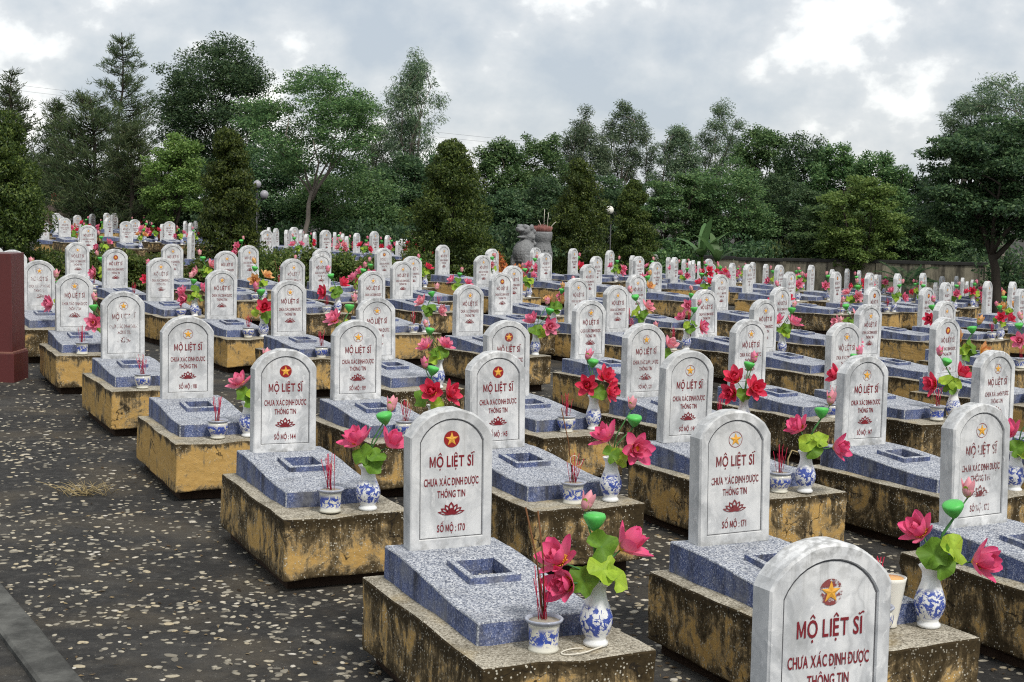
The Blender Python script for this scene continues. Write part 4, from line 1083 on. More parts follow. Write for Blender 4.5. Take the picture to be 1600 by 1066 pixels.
# bent sticks standing between the graves
for (bx, by, h, lean, lab) in ((-1.86, 10.6, .50, -.10, 'thin bent pale stick on the paving near the left aisle'), (1.75, 9.2, .55, .06, 'thin bent pale stick rising amid the middle graves'), (4.05, 12.4, .55, -.08, 'thin bent pale stick rising amid the right-hand graves')):
    g0 = gz(bx, by)
    tag(obj('bent_stick', MB().tube([(0, 0, -.05), (.004, 0, h * .6), (.0, 0, h * .9), (lean * .4, 0, h), (lean, 0, h * .98)], .0045, 6).mesh('bent_stick', 'straw'), None, (bx, by, g0)), lab, 'stick')
# tuft of dry grass by the left graves
c0 = at(130, 672, 9.6); g0 = gz(c0.x, c0.y); mb = MB(); rr = random.Random(8)
for i in range(70):
    a, r = rr.uniform(0, 6.3), rr.uniform(0, .12); b = Vector((r * math.cos(a) * 1.6, r * math.sin(a), 0)); d = Vector((rr.gauss(0, .09), rr.gauss(0, .05), rr.uniform(.02, .09)))
    mb.tube([b, b + d * .6 + Vector((0, 0, .01)), b + d], [.0022, .002, .0008], 3)
tag(obj('dry_grass', mb.mesh('dry_grass', 'straw'), None, (c0.x, c0.y, g0)), 'tuft of dry yellow grass on the dark paving of the left aisle', 'grass')

# ---------------------------------------------------------------- trees
def leaves_mesh(name, mat, P, D, size, aspect, seed=0, fold=.25, nb=None):
    """one folded diamond per leaf: P positions, D leaf directions"""
    rg = np.random.default_rng(seed); n = len(P)
    D = D / (np.linalg.norm(D, axis=1, keepdims=True) + 1e-9)
    U = rg.normal(size=(n, 3)) if nb is None else nb + rg.normal(size=(n, 3)) * .42
    S = np.cross(D, U); S /= (np.linalg.norm(S, axis=1, keepdims=True) + 1e-9)
    N = np.cross(S, D)
    L = (size * rg.uniform(.65, 1.3, n))[:, None]; W = L * aspect
    v0 = P; v1 = P + D * L * .5 + S * W * .5 + N * W * fold; v2 = P + D * L; v3 = P + D * L * .5 - S * W * .5 + N * W * fold
    V = np.stack([v0, v1, v2, v3], 1).reshape(-1, 3)
    me = bpy.data.meshes.new(name)
    me.vertices.add(4 * n); me.vertices.foreach_set('co', V.astype(np.float32).ravel())
    me.loops.add(4 * n); me.loops.foreach_set('vertex_index', np.arange(4 * n, dtype=np.int32))
    me.polygons.add(n); me.polygons.foreach_set('loop_start', np.arange(0, 4 * n, 4, dtype=np.int32)); me.polygons.foreach_set('loop_total', np.full(n, 4, dtype=np.int32))
    me.materials.append(M[mat]); me.update(calc_edges=True); return me

def limb(rr, a, b, sag=.12, n=5):
    a, b = Vector(a), Vector(b); L = (b - a).length; off = Vector((rr.uniform(-1, 1), rr.uniform(-1, 1), rr.uniform(-.3, .8))) * L * sag
    return [a.lerp(b, i / (n - 1)) + off * math.sin(math.pi * i / (n - 1)) + Vector((rr.uniform(-1, 1), rr.uniform(-1, 1), 0)) * L * .02 * (0 < i < n - 1) for i in range(n)]

TREE_N = [0]
LEAFK = 2.1
def broad_tree(px, ytop, ybase, w, D, label, mat='foliage_mid', bark_='bark_dark', leaf=.13, count=11000, trunk_frac=.32, asp=.5, clumps=46, droop=0.0, name='broadleaf_tree', flat=.55, lean=0.0, tr=.10, csize=.17, group='trees behind the graves', zbase=None, top_narrow=.0, depth=None):
    TREE_N[0] += 1; seed = TREE_N[0]; rr = random.Random(seed * 13); rg = np.random.default_rng(seed * 17)
    top = at(px, ytop, D); gb = gz(top.x, D) if zbase is None else zbase
    Wm = w / FPX * D; H = top.z - gb; x0 = top.x; y0 = D
    t = thing(name, label, 'tree', (x0 - lean, y0, gb), 0, group)
    zc0 = H * trunk_frac; mb = MB(); tips = []
    tp = limb(rr, (0, 0, -.3), (lean, 0, zc0 * 1.05), .05, 6)
    mb.tube(tp, [tr * (1.25 - .45 * i / 5) for i in range(6)], 8)
    crown_c = Vector((lean, 0, (zc0 + H) / 2)); rx, ry, rz = Wm / 2, (depth or Wm) / 2 * .85, (H - zc0) / 2
    nl = 6
    for i in range(nl):
        a = 2 * math.pi * i / nl + rr.uniform(-.4, .4); el = rr.uniform(.15, 1.0)
        e_ = crown_c + Vector((rx * .62 * math.cos(a) * (1.1 - .5 * el), ry * .62 * math.sin(a) * (1.1 - .5 * el), rz * (-.35 + 1.0 * el)))
        lb = limb(rr, tp[-1] - Vector((0, 0, rr.uniform(0, .25) * zc0)), e_, .10, 6)
        mb.tube(lb, [tr * .62 * (1 - .75 * q / 5) for q in range(6)], 6)
        for q in range(4):
            s_ = lb[2 + q % 4] if 2 + q < 6 else lb[-1]
            e2 = s_ + Vector((rr.uniform(-1, 1) * rx * .5, rr.uniform(-1, 1) * ry * .5, rr.uniform(.0, .55) * rz))
            rel = e2 - crown_c; qn = math.sqrt((rel.x / (rx * (1 - top_narrow * max(0, rel.z / rz)) + .05)) ** 2 + (rel.y / ry) ** 2 + (rel.z / rz) ** 2)
            if qn > .88: e2 = crown_c + rel * (.88 / qn)
            l2 = limb(rr, s_, e2, .12, 4); mb.tube(l2, [tr * .26 * (1 - .7 * z_ / 3) for z_ in range(4)], 5); tips.append(e2)
    obj('trunk', mb.mesh('trunk', bark_), t)
    cl = [np.array(q) for q in tips]
    while len(cl) < clumps + len(tips):
        v = rg.normal(size=3); v /= np.linalg.norm(v); r = rg.uniform(.45, 1.0) ** .6
        nz_ = v[2]; wd = 1 - top_narrow * max(0, nz_)
        cl.append(np.array(crown_c) + v * r * np.array([rx * wd, ry * wd, rz]) * .88)
    nax = 5 if top_narrow > .65 else 0
    for i in range(nax): cl.append(np.array([lean + rg.normal() * rx * .10, rg.normal() * ry * .10, crown_c.z + rz * (.15 + .78 * i / nax)]))
    cl = np.array(cl); K = len(cl)
    cs = csize * Wm * rg.uniform(.55, 1.25, K)
    per = (cs ** 2) / (cs ** 2).sum() * count * LEAFK; P = []; NB = []
    for i in range(K):
        n = int(per[i]) + 1; v = rg.normal(size=(n, 3)); v /= np.linalg.norm(v, axis=1, keepdims=True); r = rg.uniform(0, 1, (n, 1)) ** .5
        P.append(cl[i] + v * r * cs[i] * np.array([1, 1, flat])); NB.append(v * .8)
    P = np.concatenate(P); NB = np.concatenate(NB); NB = NB[P[:, 2] < H * 1.01]; P = P[P[:, 2] < H * 1.01]
    Dd = rg.normal(size=P.shape) + (P - np.array(crown_c)) / max(rx, rz) * .7; Dd[:, 2] = Dd[:, 2] * .55 - droop
    nb = NB + np.array([0, 0, .75])
    obj('crown', leaves_mesh('crown', mat, P, Dd, leaf * .88, asp, seed, nb=nb), t)
    return t
def pine_tree(px, ytop, w, D, label, H_=None, count=11000, mat='foliage_pine', bare=.25, zfrac=1.0, taper=1.0):
    TREE_N[0] += 1; seed = TREE_N[0]; rr = random.Random(seed * 13); rg = np.random.default_rng(seed * 17)
    top = at(px, ytop, D); gb = gz(top.x, D); H = top.z - gb; Wm = w / FPX * D
    t = thing('pine_tree', label, 'tree', (top.x, D, gb), 0, 'trees behind the graves')
    mb = MB(); tp = limb(rr, (0, 0, -.3), (0, 0, H * .985), .015, 8); mb.tube(tp, [.13 * (1.05 - i / 7) + .012 for i in range(8)], 8)
    P = []; Dd = []; z_ = H * bare
    while z_ < H * .97:
        f = (z_ / H - bare) / (1 - bare); rad = Wm / 2 * (1 - f) ** (.75 * taper) * (1 if f > .12 else .75) + .12
        for i in range(rr.randint(4, 6)):
            a = rr.uniform(0, 6.3); L = rad * rr.uniform(.55, 1.12); b = Vector((0, 0, z_ + rr.uniform(-.1, .1))); e_ = b + Vector((L * math.cos(a), L * math.sin(a), L * rr.uniform(.12, .5)))
            mb.tube([b, b.lerp(e_, .5) - Vector((0, 0, .05 * L)), e_], [.03, .02, .008], 4)
            nt = max(3, int(L * 7))
            for q in range(nt):
                s_ = .3 + .7 * q / (nt - 1); c_ = np.array(b.lerp(e_, s_)) + rg.normal(size=3) * np.array([.16, .16, .10]) * (L * .35 + .25)
                n = 12; dv = rg.normal(size=(n, 3)); dv[:, 2] = np.abs(dv[:, 2]) * .7 + .25; dv += np.array([math.cos(a), math.sin(a), .2]) * .6
                P.append(np.tile(c_, (n, 1)) + rg.normal(size=(n, 3)) * .06); Dd.append(dv)
        z_ += H * .030 * rr.uniform(.7, 1.4)
    P = np.concatenate(P); Dd = np.concatenate(Dd)
    if len(P) > count: s_ = rg.permutation(len(P))[:count]; P, Dd = P[s_], Dd[s_]
    obj('trunk', mb.mesh('trunk', 'bark_dark'), t)
    obj('crown', leaves_mesh('crown', mat, P, Dd, .26, .13, seed), t)
def thuja(px, ytop, ybase, w, D, label, count=30000, flat_top=.35):
    TREE_N[0] += 1; seed = TREE_N[0]; rr = random.Random(seed * 13); rg = np.random.default_rng(seed * 17)
    top = at(px, ytop, D); gb = min(gz(top.x, D), at(px, ybase, D).z); H = top.z - gb; Wm = w / FPX * D
    t = thing('thuja_tree', label, 'tree', (top.x, D, gb), 0, 'clipped columnar conifers among the graves')
    obj('trunk', MB().tube([(0, 0, -.2), (.02, 0, H * .5), (0, .02, H * .93)], [.10, .07, .02], 8).mesh('trunk', 'bark_dark'), t)
    # scalloped tufts stacked over a tapering column
    K = 130; P = []; Dd = []; NB = []
    hz = rg.uniform(.02, .98, K); th = rg.uniform(0, 2 * math.pi, K)
    prof = lambda h: Wm / 2 * np.clip(1.02 - .30 * h - .58 * h ** 2.4 - .25 * np.maximum(0, .12 - h) / .12, .03, 2)
    lump = 1 + .16 * np.sin(3 * th + 5 * hz + seed) + .10 * np.sin(7 * th + 11 * hz)
    rad = prof(hz) * lump * rg.uniform(.62, 1.16, K); cs = (.055 + .10 * rg.uniform(.15, 1, K)) * Wm * (1 - .35 * hz) + .04
    for i in range(K):
        n = int(count / K); v = rg.normal(size=(n, 3)); v /= np.linalg.norm(v, axis=1, keepdims=True)
        c_ = np.array([rad[i] * math.cos(th[i]), rad[i] * math.sin(th[i]), hz[i] * H * .97])
        r = rg.uniform(.70, 1, (n, 1)) ** .5; P.append(c_ + v * r * cs[i] * np.array([1, 1, .9]))
        o_ = np.array([math.cos(th[i]), math.sin(th[i]), .5]); NB.append(v + o_ * .35); Dd.append(rg.normal(size=(n, 3)) + np.array([0, 0, .8]))
    # inner, shaded twigs
    n = count // 4; h2 = rg.uniform(0, .95, n); a2 = rg.uniform(0, 2 * math.pi, n); r2 = prof(h2) * rg.uniform(.15, .8, n)
    P.append(np.stack([r2 * np.cos(a2), r2 * np.sin(a2), h2 * H * .96], 1)); Dd.append(rg.normal(size=(n, 3)) + np.array([0, 0, .8])); NB.append(rg.normal(size=(n, 3)))
    P = np.concatenate(P); Dd = np.concatenate(Dd); NB = np.concatenate(NB)
    obj('crown', leaves_mesh('crown', 'foliage_thuja', P, Dd, .070 if D > 30 else .060, .5, seed, nb=NB), t)
def shrub(px, ytop, ybase, w, D, label, mat='foliage_hedge', count=5000, leaf=.075, name='shrub', group='hedge shrubs between the graves', clumps=30, cat='shrub'):
    TREE_N[0] += 1; seed = TREE_N[0]; rg = np.random.default_rng(seed * 17); rr = random.Random(seed)
    top = at(px, ytop, D); gb = min(gz(top.x, D), at(px, ybase, D).z); H = max(.4, top.z - gb); Wm = w / FPX * D
    t = thing(name, label, cat, (top.x, D, gb), 0, group)
    mb = MB(); P = []; Dd = []; NB = []
    for i in range(clumps):
        v = rg.normal(size=3); v /= np.linalg.norm(v); v[2] = abs(v[2]); r = rg.uniform(.35, .9)
        c_ = np.array([v[0] * r * Wm / 2, v[1] * r * Wm * .38, H * (.15 + .72 * v[2] * r + .1 * rg.uniform())])
        if i < 9: mb.tube([(rr.uniform(-.06, .06), rr.uniform(-.06, .06), -.1), Vector(c_) * .5 + Vector((0, 0, .05)), Vector(c_)], [.018, .013, .005], 4)
        n = count // clumps; q = rg.normal(size=(n, 3)); q /= np.linalg.norm(q, axis=1, keepdims=True)
        s_ = rg.uniform(.10, .20) * Wm + .05; P.append(c_ + q * (rg.uniform(.4, 1, (n, 1)) ** .5) * s_ * np.array([1, 1, .62])); Dd.append(rg.normal(size=(n, 3)) + np.array([0, 0, .5])); NB.append(q + np.array([0, 0, .5]))
    P = np.concatenate(P); P[:, 2] = np.minimum(P[:, 2], H * (1.02)); Dd = np.concatenate(Dd)
    obj('stems', mb.mesh('stems', 'bark_dark'), t)
    obj('foliage', leaves_mesh('foliage', mat, P, Dd, leaf, .5, seed, nb=np.concatenate(NB)), t)
    return t

# columnar conifers
thuja(8, 172, 420, 128, 27, 'dark columnar conifer at the left edge behind the maroon pillar', 38000)
thuja(357, 198, 400, 100, 34.5, 'tall dark columnar conifer left of the two grey lamp globes')
thuja(706, 218, 415, 132, 36.5, 'broad dark columnar conifer in the middle, left of the stone lion', 38000)
thuja(908, 244, 405, 96, 40, 'dark columnar conifer right of the stone urn, left of the white globe')
thuja(990, 279, 410, 70, 42, 'smaller dark columnar conifer right of the white lamp globe')

# far left: pines and the wood behind
pine_tree(18, 112, 105, 66, 'dark pine with a pointed top at the far left edge')
pine_tree(190, 46, 150, 76, 'tallest pine of the left wood, its tip standing clear of the others', bare=.35)
pine_tree(142, 150, 190, 60, 'broad bushy pine left of the light green tree', bare=.08, taper=.7, count=14000)
pine_tree(88, 158, 120, 64, 'slim pine between the left edge pine and the bushy pine', bare=.15)
pine_tree(205, 195, 110, 58, 'low bushy pine standing in front of the tallest pine', bare=.06, taper=.7, count=13000)
broad_tree(335, 44, 350, 215, 72, 'large dark feathery tree, the tallest crown left of the fork-trunked tree', 'foliage_dark', leaf=.15, count=27000, trunk_frac=.22, clumps=110, flat=.55, csize=.13)
broad_tree(268, 196, 345, 105, 56, 'bright green rounded tree standing in front of the dark left wood', 'foliage_light', leaf=.12, count=9000, trunk_frac=.12, clumps=50, csize=.16)
broad_tree(490, 94, 355, 245, 55, 'spreading tree with a pale forked trunk and airy crown', 'foliage_mid', 'bark_pale', leaf=.12, count=15000, trunk_frac=.34, clumps=85, flat=.40, lean=.35, csize=.12, tr=.085)
broad_tree(650, 58, 290, 105, 70, 'tall narrow eucalyptus with drooping grey-green leaves', 'foliage_grey', 'bark_pale', leaf=.20, count=6500, trunk_frac=.34, asp=.22, clumps=46, droop=.9, flat=.9, csize=.16, top_narrow=.7, name='eucalyptus_tree')
broad_tree(588, 160, 300, 90, 74, 'small grey-green eucalyptus beside the tall narrow one', 'foliage_grey', 'bark_pale', leaf=.20, count=4200, trunk_frac=.3, asp=.22, clumps=34, droop=.9, flat=.8, name='eucalyptus_tree')
broad_tree(440, 218, 362, 170, 62, 'low dark tree behind the pale forked trunk', 'foliage_dark', count=12000, trunk_frac=.06, clumps=60, leaf=.14)
broad_tree(545, 262, 365, 200, 60, 'wide low green tree under the eucalyptus', 'foliage_mid', count=15000, trunk_frac=.04, clumps=70, flat=.4, leaf=.13)
broad_tree(630, 236, 372, 120, 64, 'low dark tree left of the broad middle conifer', 'foliage_dark', count=10000, trunk_frac=.05, clumps=50, leaf=.14)
broad_tree(330, 245, 360, 170, 66, 'low dark tree behind the tall columnar conifer', 'foliage_dark', count=10000, trunk_frac=.05, clumps=50, leaf=.15)
broad_tree(210, 262, 350, 190, 68, 'low dark tree under the left pines', 'foliage_dark', count=10000, trunk_frac=.05, clumps=50, leaf=.15)
broad_tree(60, 240, 350, 170, 70, 'low dark tree behind the left edge conifer', 'foliage_dark', count=10000, trunk_frac=.05, clumps=50, leaf=.15)
# the wood across the middle and right
WOOD = [
 (690, 232, 110, 66, 'foliage_dark', 'dark tree directly behind the broad middle conifer'),
 (782, 208, 100, 70, 'foliage_mid', 'first tree of the back wood, rising left of the stone lion'),
 (846, 192, 105, 72, 'foliage_mid', 'loose-topped tree of the back wood above the stone lion'),
 (912, 158, 110, 76, 'foliage_grey', 'tall pale-topped tree behind the conifer right of the urn'),
 (982, 134, 105, 78, 'foliage_grey', 'highest pointed crown of the back wood, above the smaller conifer'),
 (1062, 176, 100, 76, 'foliage_grey', 'pale pointed crown right of the highest one in the back wood'),
 (1132, 146, 110, 78, 'foliage_grey', 'tall pale crown in the middle of the right wood'),
 (1195, 180, 110, 70, 'foliage_mid', 'rounded green crown right of the tall pale crown'),
 (1258, 198, 120, 68, 'foliage_dark', 'dark rounded crown left of the dip in the wood'),
 (1310, 214, 105, 66, 'foliage_mid', 'green crown at the left side of the dip in the wood'),
 (1378, 222, 120, 64, 'foliage_mid', 'spreading crown at the dip in the wood'),
 (1432, 262, 110, 66, 'foliage_dark', 'low dark crown in the dip beside the big right tree'),
]
for i, (px, yt, w, D, mt, lab) in enumerate(WOOD):
    pale = mt == 'foliage_grey'
    broad_tree(px, yt, 400, w, D, lab, mt, 'bark_pale' if pale else 'bark_dark', leaf=.15, count=11000, trunk_frac=.10, clumps=95, asp=.34 if pale else .5, droop=.3 if pale else 0, flat=.85, csize=.125, top_narrow=.38 if pale else .1, group='back wood beyond the wall')
FRONT = [
 (770, 290, 120, 58, 'foliage_dark', 'low dark tree between the middle conifer and the lion'),
 (850, 272, 150, 60, 'foliage_dark', 'dark undergrowth tree behind the stone urn'),
 (950, 262, 150, 62, 'foliage_dark', 'dark undergrowth tree behind the white lamp globe'),
 (1060, 262, 130, 60, 'foliage_mid', 'feathery green tree right of the smaller conifer'),
 (1140, 236, 170, 60, 'foliage_mid', 'wide layered tree above the banana plants'),
 (1235, 262, 160, 62, 'foliage_dark', 'dark layered tree above the left end of the wall'),
 (1345, 262, 140, 54, 'foliage_light', 'yellow-green tree with a thin trunk in front of the wall'),
 (1300, 300, 120, 57, 'foliage_mid', 'mid-green low tree left of the yellow-green one'),
 (1440, 318, 130, 55, 'foliage_mid', 'low light-leaved tree behind the palm'),
 (1500, 300, 150, 58, 'foliage_dark', 'dark low tree under the big right tree'),
]
for i, (px, yt, w, D, mt, lab) in enumerate(FRONT):
    broad_tree(px, yt, 405, w, D, lab, mt, leaf=.13, count=11000, trunk_frac=.12 if 'thin trunk' in lab else .03, clumps=75, flat=.42, csize=.13, group='nearer trees along the wall')
broad_tree(1560, 172, 430, 260, 42, 'big dark tree with layered branches at the right edge', 'foliage_dark', leaf=.13, count=24000, trunk_frac=.30, clumps=95, flat=.32, csize=.13, tr=.14, lean=-.25, group='nearer trees along the wall')
broad_tree(1585, 108, 430, 190, 62, 'pale airy eucalyptus rising behind the big right tree', 'foliage_grey', 'bark_pale', leaf=.20, count=6000, trunk_frac=.45, asp=.24, clumps=50, droop=.7, flat=.6, csize=.14, name='eucalyptus_tree')
broad_tree(1510, 145, 430, 90, 64, 'small pale eucalyptus crown left of the taller one at right', 'foliage_grey', 'bark_pale', leaf=.20, count=3200, trunk_frac=.55, asp=.24, clumps=26, droop=.7, flat=.6, name='eucalyptus_tree')
# shrubs: hedge between the two blocks, flowering scrub, bushes along the wall
HEDGE = [(70, 378, 80, 27.8), (135, 376, 90, 28.0), (205, 384, 80, 28.6), (250, 386, 70, 30.0), (310, 392, 70, 30.5), (425, 376, 90, 31), (470, 374, 90, 31.6), (540, 382, 90, 32), (585, 390, 80, 32.6), (640, 386, 80, 34), (770, 392, 80, 37.5), (655, 392, 70, 35.5), (870, 394, 70, 40), (945, 398, 80, 41)]
for i, (px, yt, w, D) in enumerate(HEDGE): shrub(px, yt, 430, w, D, 'clipped green hedge shrub, %s from the left along the graves' % ORD[i + 1])
WB = [(1165, 380, 70, 57), (1215, 374, 90, 57.5), (1270, 378, 80, 57), (1320, 380, 80, 56.5), (1375, 382, 90, 56), (1470, 388, 80, 55.5), (1540, 392, 80, 55), (1060, 366, 90, 52), (1025, 372, 70, 51)]
WB.sort()
for i, (px, yt, w, D) in enumerate(WB): shrub(px, yt, 420, w, D, 'pale-leaved bush, %s from the left along the boundary wall' % ORD[i + 1], 'foliage_variegated' if px > 1100 else 'foliage_mid', 3200, .12, 'bush', 'pale bushes along the wall', 26, 'bush')
UB = [(640, 330, 150, 55), (735, 330, 120, 52), (800, 340, 110, 50), (870, 350, 110, 52), (560, 335, 140, 57), (470, 340, 130, 58), (1150, 350, 150, 57), (1240, 350, 150, 58), (1400, 350, 150, 57), (1500, 360, 160, 56), (1585, 370, 140, 50), (240, 322, 120, 66), (150, 318, 120, 70), (330, 322, 120, 62), (60, 318, 110, 62)]
for i, (px, yt, w, D) in enumerate(UB): shrub(px, yt, 410, w, D, 'dark undergrowth bush beneath the wood, %s of its kind from the left' % ORD[1 + sorted(q[0] for q in UB).index(px)], 'foliage_dark', 3600, .15, 'undergrowth_bush', 'undergrowth beneath the wood', 26, 'bush')

CR = [(112, 332, 30, 56), (152, 328, 40, 58), (178, 326, 36, 58), (244, 338, 26, 56), (282, 340, 30, 56), (128, 342, 30, 50), (776, 384, 60, 36.2), (800, 392, 40, 35.4), (640, 388, 40, 33)]
CR.sort()
for i, (px, yt, w, D) in enumerate(CR): shrub(px, yt, 425, w, D, 'orange-leaved croton shrub, %s from the left among the graves' % ORD[i + 1], 'foliage_croton', 700, .10, 'croton_shrub', 'orange crotons among the graves', 12)

# banana plants and a palm before the wall
def blade(L, W, bend, n=9):
    mb = MB(); vs = []
    for i in range(n + 1):
        t_ = i / n; w = W * math.sin(math.pi * min(1, .08 + .90 * t_)) ** .6 / 2; y = L * math.sin(bend * t_) / bend; z = L * (1 - math.cos(bend * t_)) / bend
        vs += [(-w, y, -z + .12 * w), (0, y, -z), (w, y, -z + .12 * w)]
    fs = [(i * 3 + a, i * 3 + a + 1, i * 3 + a + 4, i * 3 + a + 3) for i in range(n) for a in (0, 1)]
    return mb.add(vs, fs, 0, True)
def banana(px, ytop, D, n, label, seed):
    rr = random.Random(seed); tp = at(px, ytop, D); gb = gz(tp.x, D); H = tp.z - gb
    t = thing('banana_plant', label, 'banana plant', (tp.x, D, gb), 0, 'banana plants by the wall')
    hs = H * .45; obj('stem', MB().tube([(0, 0, -.3), (0, 0, hs * .6), (.02, 0, hs)], [.10, .08, .05], 8).mesh('stem', 'leaf_deep'), t)
    for i in range(n):
        a = 2 * math.pi * i / n + rr.uniform(-.3, .3); el = rr.uniform(.75, 1.35)
        o = obj('leaf', blade(H * rr.uniform(.50, .62), .30, rr.uniform(.5, 1.3)).mesh('leaf', 'foliage_mid'), t, (0, 0, hs), (el, 0, a))
banana(1098, 338, 52, 7, 'banana plant with upright split leaves right of the conifers', 1)
banana(1122, 352, 51.5, 6, 'shorter banana plant right of the upright one', 2)
tp = at(1420, 372, 47); gb = gz(tp.x, 47); t = thing('palm', 'small dark fan of palm fronds before the right part of the wall', 'palm', (tp.x, 47, gb))
obj('trunk', MB().tube([(0, 0, -.3), (0, 0, .3), (0, 0, .7)], [.10, .09, .07], 8).mesh('trunk', 'bark_dark'), t)
rr = random.Random(6)
for i in range(16):
    a = 2 * math.pi * i / 16 + rr.uniform(-.2, .2); L = rr.uniform(1.0, 1.4); bend = rr.uniform(.8, 1.7); el = rr.uniform(.5, 1.35); mb = MB()
    for q in range(26):
        s_ = .15 + .85 * q / 25; y = L * math.sin(bend * s_) / bend; z = -L * (1 - math.cos(bend * s_)) / bend
        for sd_ in (-1, 1):
            w = .26 * math.sin(math.pi * min(1, s_ * .85 + .12)); mb.add([(0, y, z), (sd_ * w * .5, y + .07, z - .01), (sd_ * w, y + .12, z - .07), (sd_ * w * .5, y + .045, z - .015)], [(0, 1, 2, 3)])
    obj('frond', mb.mesh('frond', 'foliage_dark'), t, (0, 0, .7), (el, 0, a))

# ---------------------------------------------------------------- stone lion, urn, lamps, far altar, cables
c0 = at(822, 420, 37.2); gb = gz(c0.x, 37.2); s_ = 37.2 / FPX
H = at(822, 349, 37.2).z - gb
t = thing('lion_statue', 'grey carved stone lion sitting upright with open mouth beside the urn', 'statue', (c0.x, 37.2, gb), R(-38))
mb = MB()
q = H
mb.ball((0, 0, q * .30), q * .17, 16, 12, 0, (1, 1.15, 1.5))              # haunches
mb.ball((0, -.06 * q, q * .56), q * .165, 16, 12, 0, (1.05, 1.0, 1.25))   # chest
mb.ball((0, -.10 * q, q * .58), q * .13, 16, 12, 0, (.9, .8, .9))
for sx in (-1, 1):
    mb.tube([(sx * .10 * q, -.12 * q, q * .52), (sx * .10 * q, -.17 * q, q * .30), (sx * .10 * q, -.18 * q, q * .05)], [q * .075, q * .06, q * .06], 10)
    mb.ball((sx * .10 * q, -.22 * q, q * .04), q * .065, 10, 6, 0, (1, 1.4, .7))
    mb.ball((sx * .14 * q, .02 * q, q * .16), q * .13, 12, 8, 0, (.7, 1.3, 1.1))
mb.ball((0, .02 * q, q * .82), q * .118, 16, 12, 0, (1.0, 1.0, 1.1))          # neck and mane
mb.ball((0, -.05 * q, q * .90), q * .098, 16, 12, 0, (1.0, 1.15, .85))        # skull
mb.ball((0, -.155 * q, q * .905), q * .062, 14, 10, 0, (1.15, 1.35, .58))     # upper jaw
mb.ball((0, -.215 * q, q * .925), q * .030, 10, 8, 0, (1.3, .9, .8))          # nose
mb.ball((0, -.13 * q, q * .800), q * .052, 14, 10, 0, (1.1, 1.5, .42))        # lower jaw
for sx in (-1, 1):
    mb.ball((sx * .055 * q, -.115 * q, q * .955), q * .034, 10, 8)             # brow
    mb.ball((sx * .095 * q, -.01 * q, q * .945), q * .045, 10, 8, 0, (.5, 1, 1))
    for i in range(7): mb.ball((sx * q * (.085 + .02 * (i % 2)), q * (.02 + .02 * (i % 3)), q * (.93 - .045 * i)), q * .030, 8, 6)
for i in range(6): mb.ball((0, q * .12, q * (.93 - .06 * i)), q * .036, 8, 6)
for zz in (.44, .36, .28): mb.tube([(q * .15 * math.cos(a_), q * (-.09 - .10 * math.sin(a_)), q * zz - .02 * q * math.cos(2 * a_)) for a_ in np.linspace(.2, 2.94, 9)], q * .020, 6)
me = mb.mesh('body', 'carved_stone'); o = obj('body', me, t)
rm = o.modifiers.new('weld', 'REMESH'); rm.mode = 'VOXEL'; rm.voxel_size = q * .010; rm.use_smooth_shade = True
obj('pedestal', bevel_mesh(MB().box(-.30 * q, .30 * q, -.34 * q, .30 * q, -.3, .0).mesh('pedestal', 'carved_stone'), .02), t, (0, 0, .02))
D = 38.6; c0 = at(846, 420, D); gb = gz(c0.x, D); H = at(846, 362, D).z - gb; k_ = D / FPX
t = thing('stone_urn', 'carved grey stone urn full of red incense sticks behind the lion', 'urn', (c0.x, D, gb))
rU = 17 * k_
obj('urn_body', MB().lathe([(rU * .75, 0), (rU * .78, H * .08), (rU * .5, H * .13), (rU * .42, H * .26), (rU * .72, H * .38), (rU * .98, H * .52), (rU * 1.0, H * .64), (rU * .82, H * .78), (rU * .78, H * .84), (rU * .92, H * .87), (rU * .95, H * .98), (rU * .90, H), (rU * .78, H * .99), (.02, H * .97)], 28).mesh('urn_body', 'carved_stone'), t)
mb = MB()
for sx in (-1, 1):                                             # scroll relief bosses on the belly
    for i in range(14):
        a = R(-90 + sx * 38) + .32 * math.sin(i * .45 * 1.0); r_ = .05 + .010 * i; th = i * .62
        aa = R(-90) + sx * .42 + r_ * math.cos(th) / rU * 1.2; mb.ball((rU * .99 * math.cos(aa), rU * .99 * math.sin(aa), H * .60 + r_ * math.sin(th) * .9), .022, 7, 5)
obj('relief', mb.mesh('relief', 'carved_stone'), t)
mb = MB(); rr = random.Random(12)
for i in range(420):
    a, r = rr.uniform(0, 6.3), rU * .72 * math.sqrt(rr.random()); b = Vector((r * math.cos(a), r * math.sin(a), H * .96)); d = Vector((b.x * .35, b.y * .35, .16 + .12 * rr.random() * (1 - r / rU)))
    mb.tube([b, b + d], .0045, 4)
obj('incense_cluster', mb.mesh('incense_cluster', 'dusty_incense'), t)
mb = MB()
for (ax, L, b) in ((.04, .58, .05), (.13, .50, .12), (-.03, .30, -.28), (.22, .26, .5)): mb.tube([(ax, -.05, H * .96), (ax + .05 * b, -.05, H + L * .6), (ax + .25 * b, -.05, H + L)], .006, 5)
obj('tall_incense', mb.mesh('tall_incense', 'incense_ash'), t)

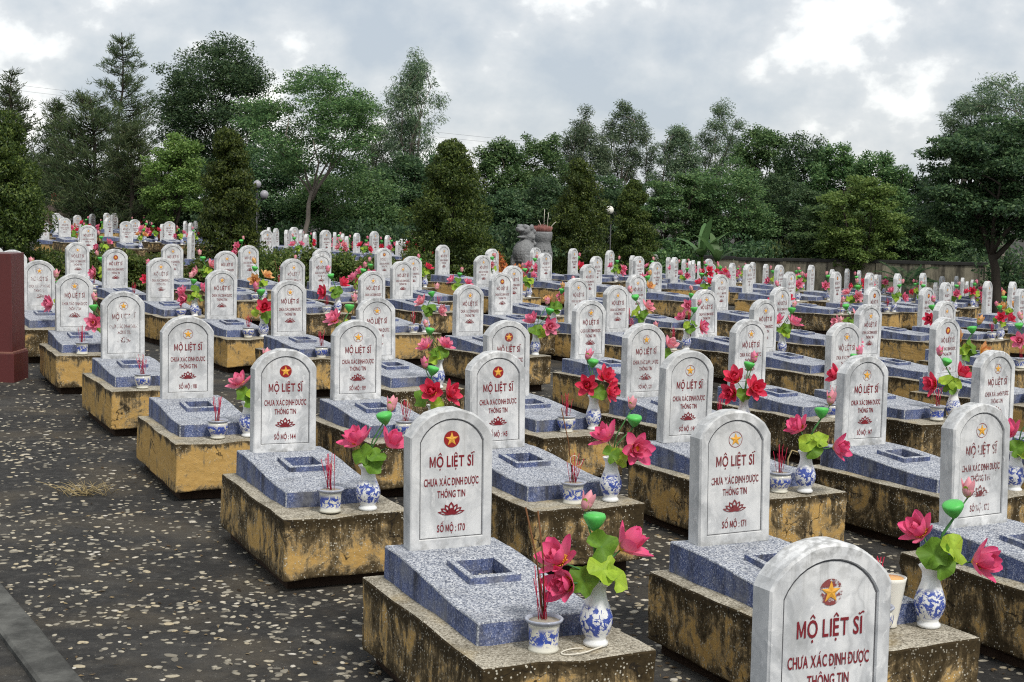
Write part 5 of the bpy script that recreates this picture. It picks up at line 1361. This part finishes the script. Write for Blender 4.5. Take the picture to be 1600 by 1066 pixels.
def lamp(D, globes, mat, label, base_px):
    b = at(base_px, 400, D); gb = gz(b.x, D); t = thing('street_lamp', label, 'lamp', (b.x, D, gb))
    zt = max(at(g[0], g[1], D).z for g in globes) - gb
    tops = []
    obj('post', MB().tube([(0, 0, -.3), (0, 0, .5), (0, 0, zt - .35)], [.05, .022, .018], 10).mesh('post', 'dark_metal'), t)
    for (gx_, gy_, r) in globes:
        p = at(gx_, gy_, D) - Vector((b.x, D, gb)); rr_ = r * D / FPX
        obj('arm', MB().tube([(0, 0, zt - .42), (p.x * .6, p.y, (zt - .42) * .5 + p.z * .5 - rr_), (p.x, p.y, p.z - rr_ * .9)], .018, 8).mesh('arm', 'dark_metal'), t)
        obj('collar', MB().lathe([(rr_ * .3, 0), (rr_ * .5, rr_ * .15), (rr_ * .45, rr_ * .3)], 14).mesh('collar', 'dark_metal'), t, (p.x, p.y, p.z - rr_ * 1.08))
        obj('globe', MB().ball((0, 0, 0), rr_, 20, 14).mesh('globe', mat), t, p)
    return t
lamp(41.2, [(952.5, 328.5, 6.6)], 'globe_white', 'white globe lamp between the two right-hand conifers', 953)
lamp(45.0, [(402, 288, 6.2), (413, 304, 6.6)], 'globe_grey', 'lamp post with grey globes right of the tall columnar conifer', 401)

D = 62; c0 = at(88, 350, D); gb = gz(c0.x, D) ; zt = at(88, 321, D).z - gb; w = 42 * D / FPX
t = thing('stone_altar', 'rough stacked stone altar at far left behind the small headstones', 'altar', (c0.x, D, gb))
n = 7; rr = random.Random(9)
for i in range(n):
    z0 = -.2 + (zt + .2) * i / n; z1 = -.2 + (zt + .2) * (i + 1) / n - .012; ww = w / 2 * (1.05 - .35 * i / n); x = -ww
    while x < ww - .1:
        l_ = rr.uniform(.25, .6); l_ = min(l_, ww - x)
        obj('stone', rough_box('stone', l_ - .015, -.45, .45, z0, z1, ['rubble_stone'], 2, .012, .02, rr.randrange(99)), t, (x + l_ / 2, rr.uniform(-.04, .04), 0)); x += l_
pz_ = zt - .0
t2 = thing('altar_incense_pot', 'small yellow incense pot with red sticks on the far stone altar', 'incense pot', (c0.x, D, gb + pz_))
rp = 6.6 * D / FPX
obj('pot', bevel_mesh(MB().box(-rp, rp, -rp, rp, 0, rp * 1.5).mesh('pot', 'gilded_pot'), .02), t2)
mb = MB()
for i in range(60): a, r = rr.uniform(0, 6.3), rr.uniform(0, rp * .8); mb.tube([(r * math.cos(a), r * math.sin(a), rp * 1.4), (r * math.cos(a) * 1.4, r * math.sin(a) * 1.4, rp * 1.5 + rr.uniform(.1, .28))], .010, 4)
obj('incense_cluster', mb.mesh('incense_cluster', 'incense_red'), t2)

for i, dy in enumerate((0, 9)):
    a, b = at(-300, 92 + dy, 120), at(1250, 262 + dy * .7, 120); pts = []
    for q in range(33):
        u_ = q / 32; p = a.lerp(b, u_); p.z -= 1.1 * 4 * u_ * (1 - u_) * .35; pts.append(p - a)
    tag(obj('power_cable', MB().tube(pts, .009, 5).mesh('power_cable', 'cable_black'), None, a), ('upper' if i == 0 else 'lower') + ' thin power cable crossing the sky behind the trees', 'cable', 'power cables')
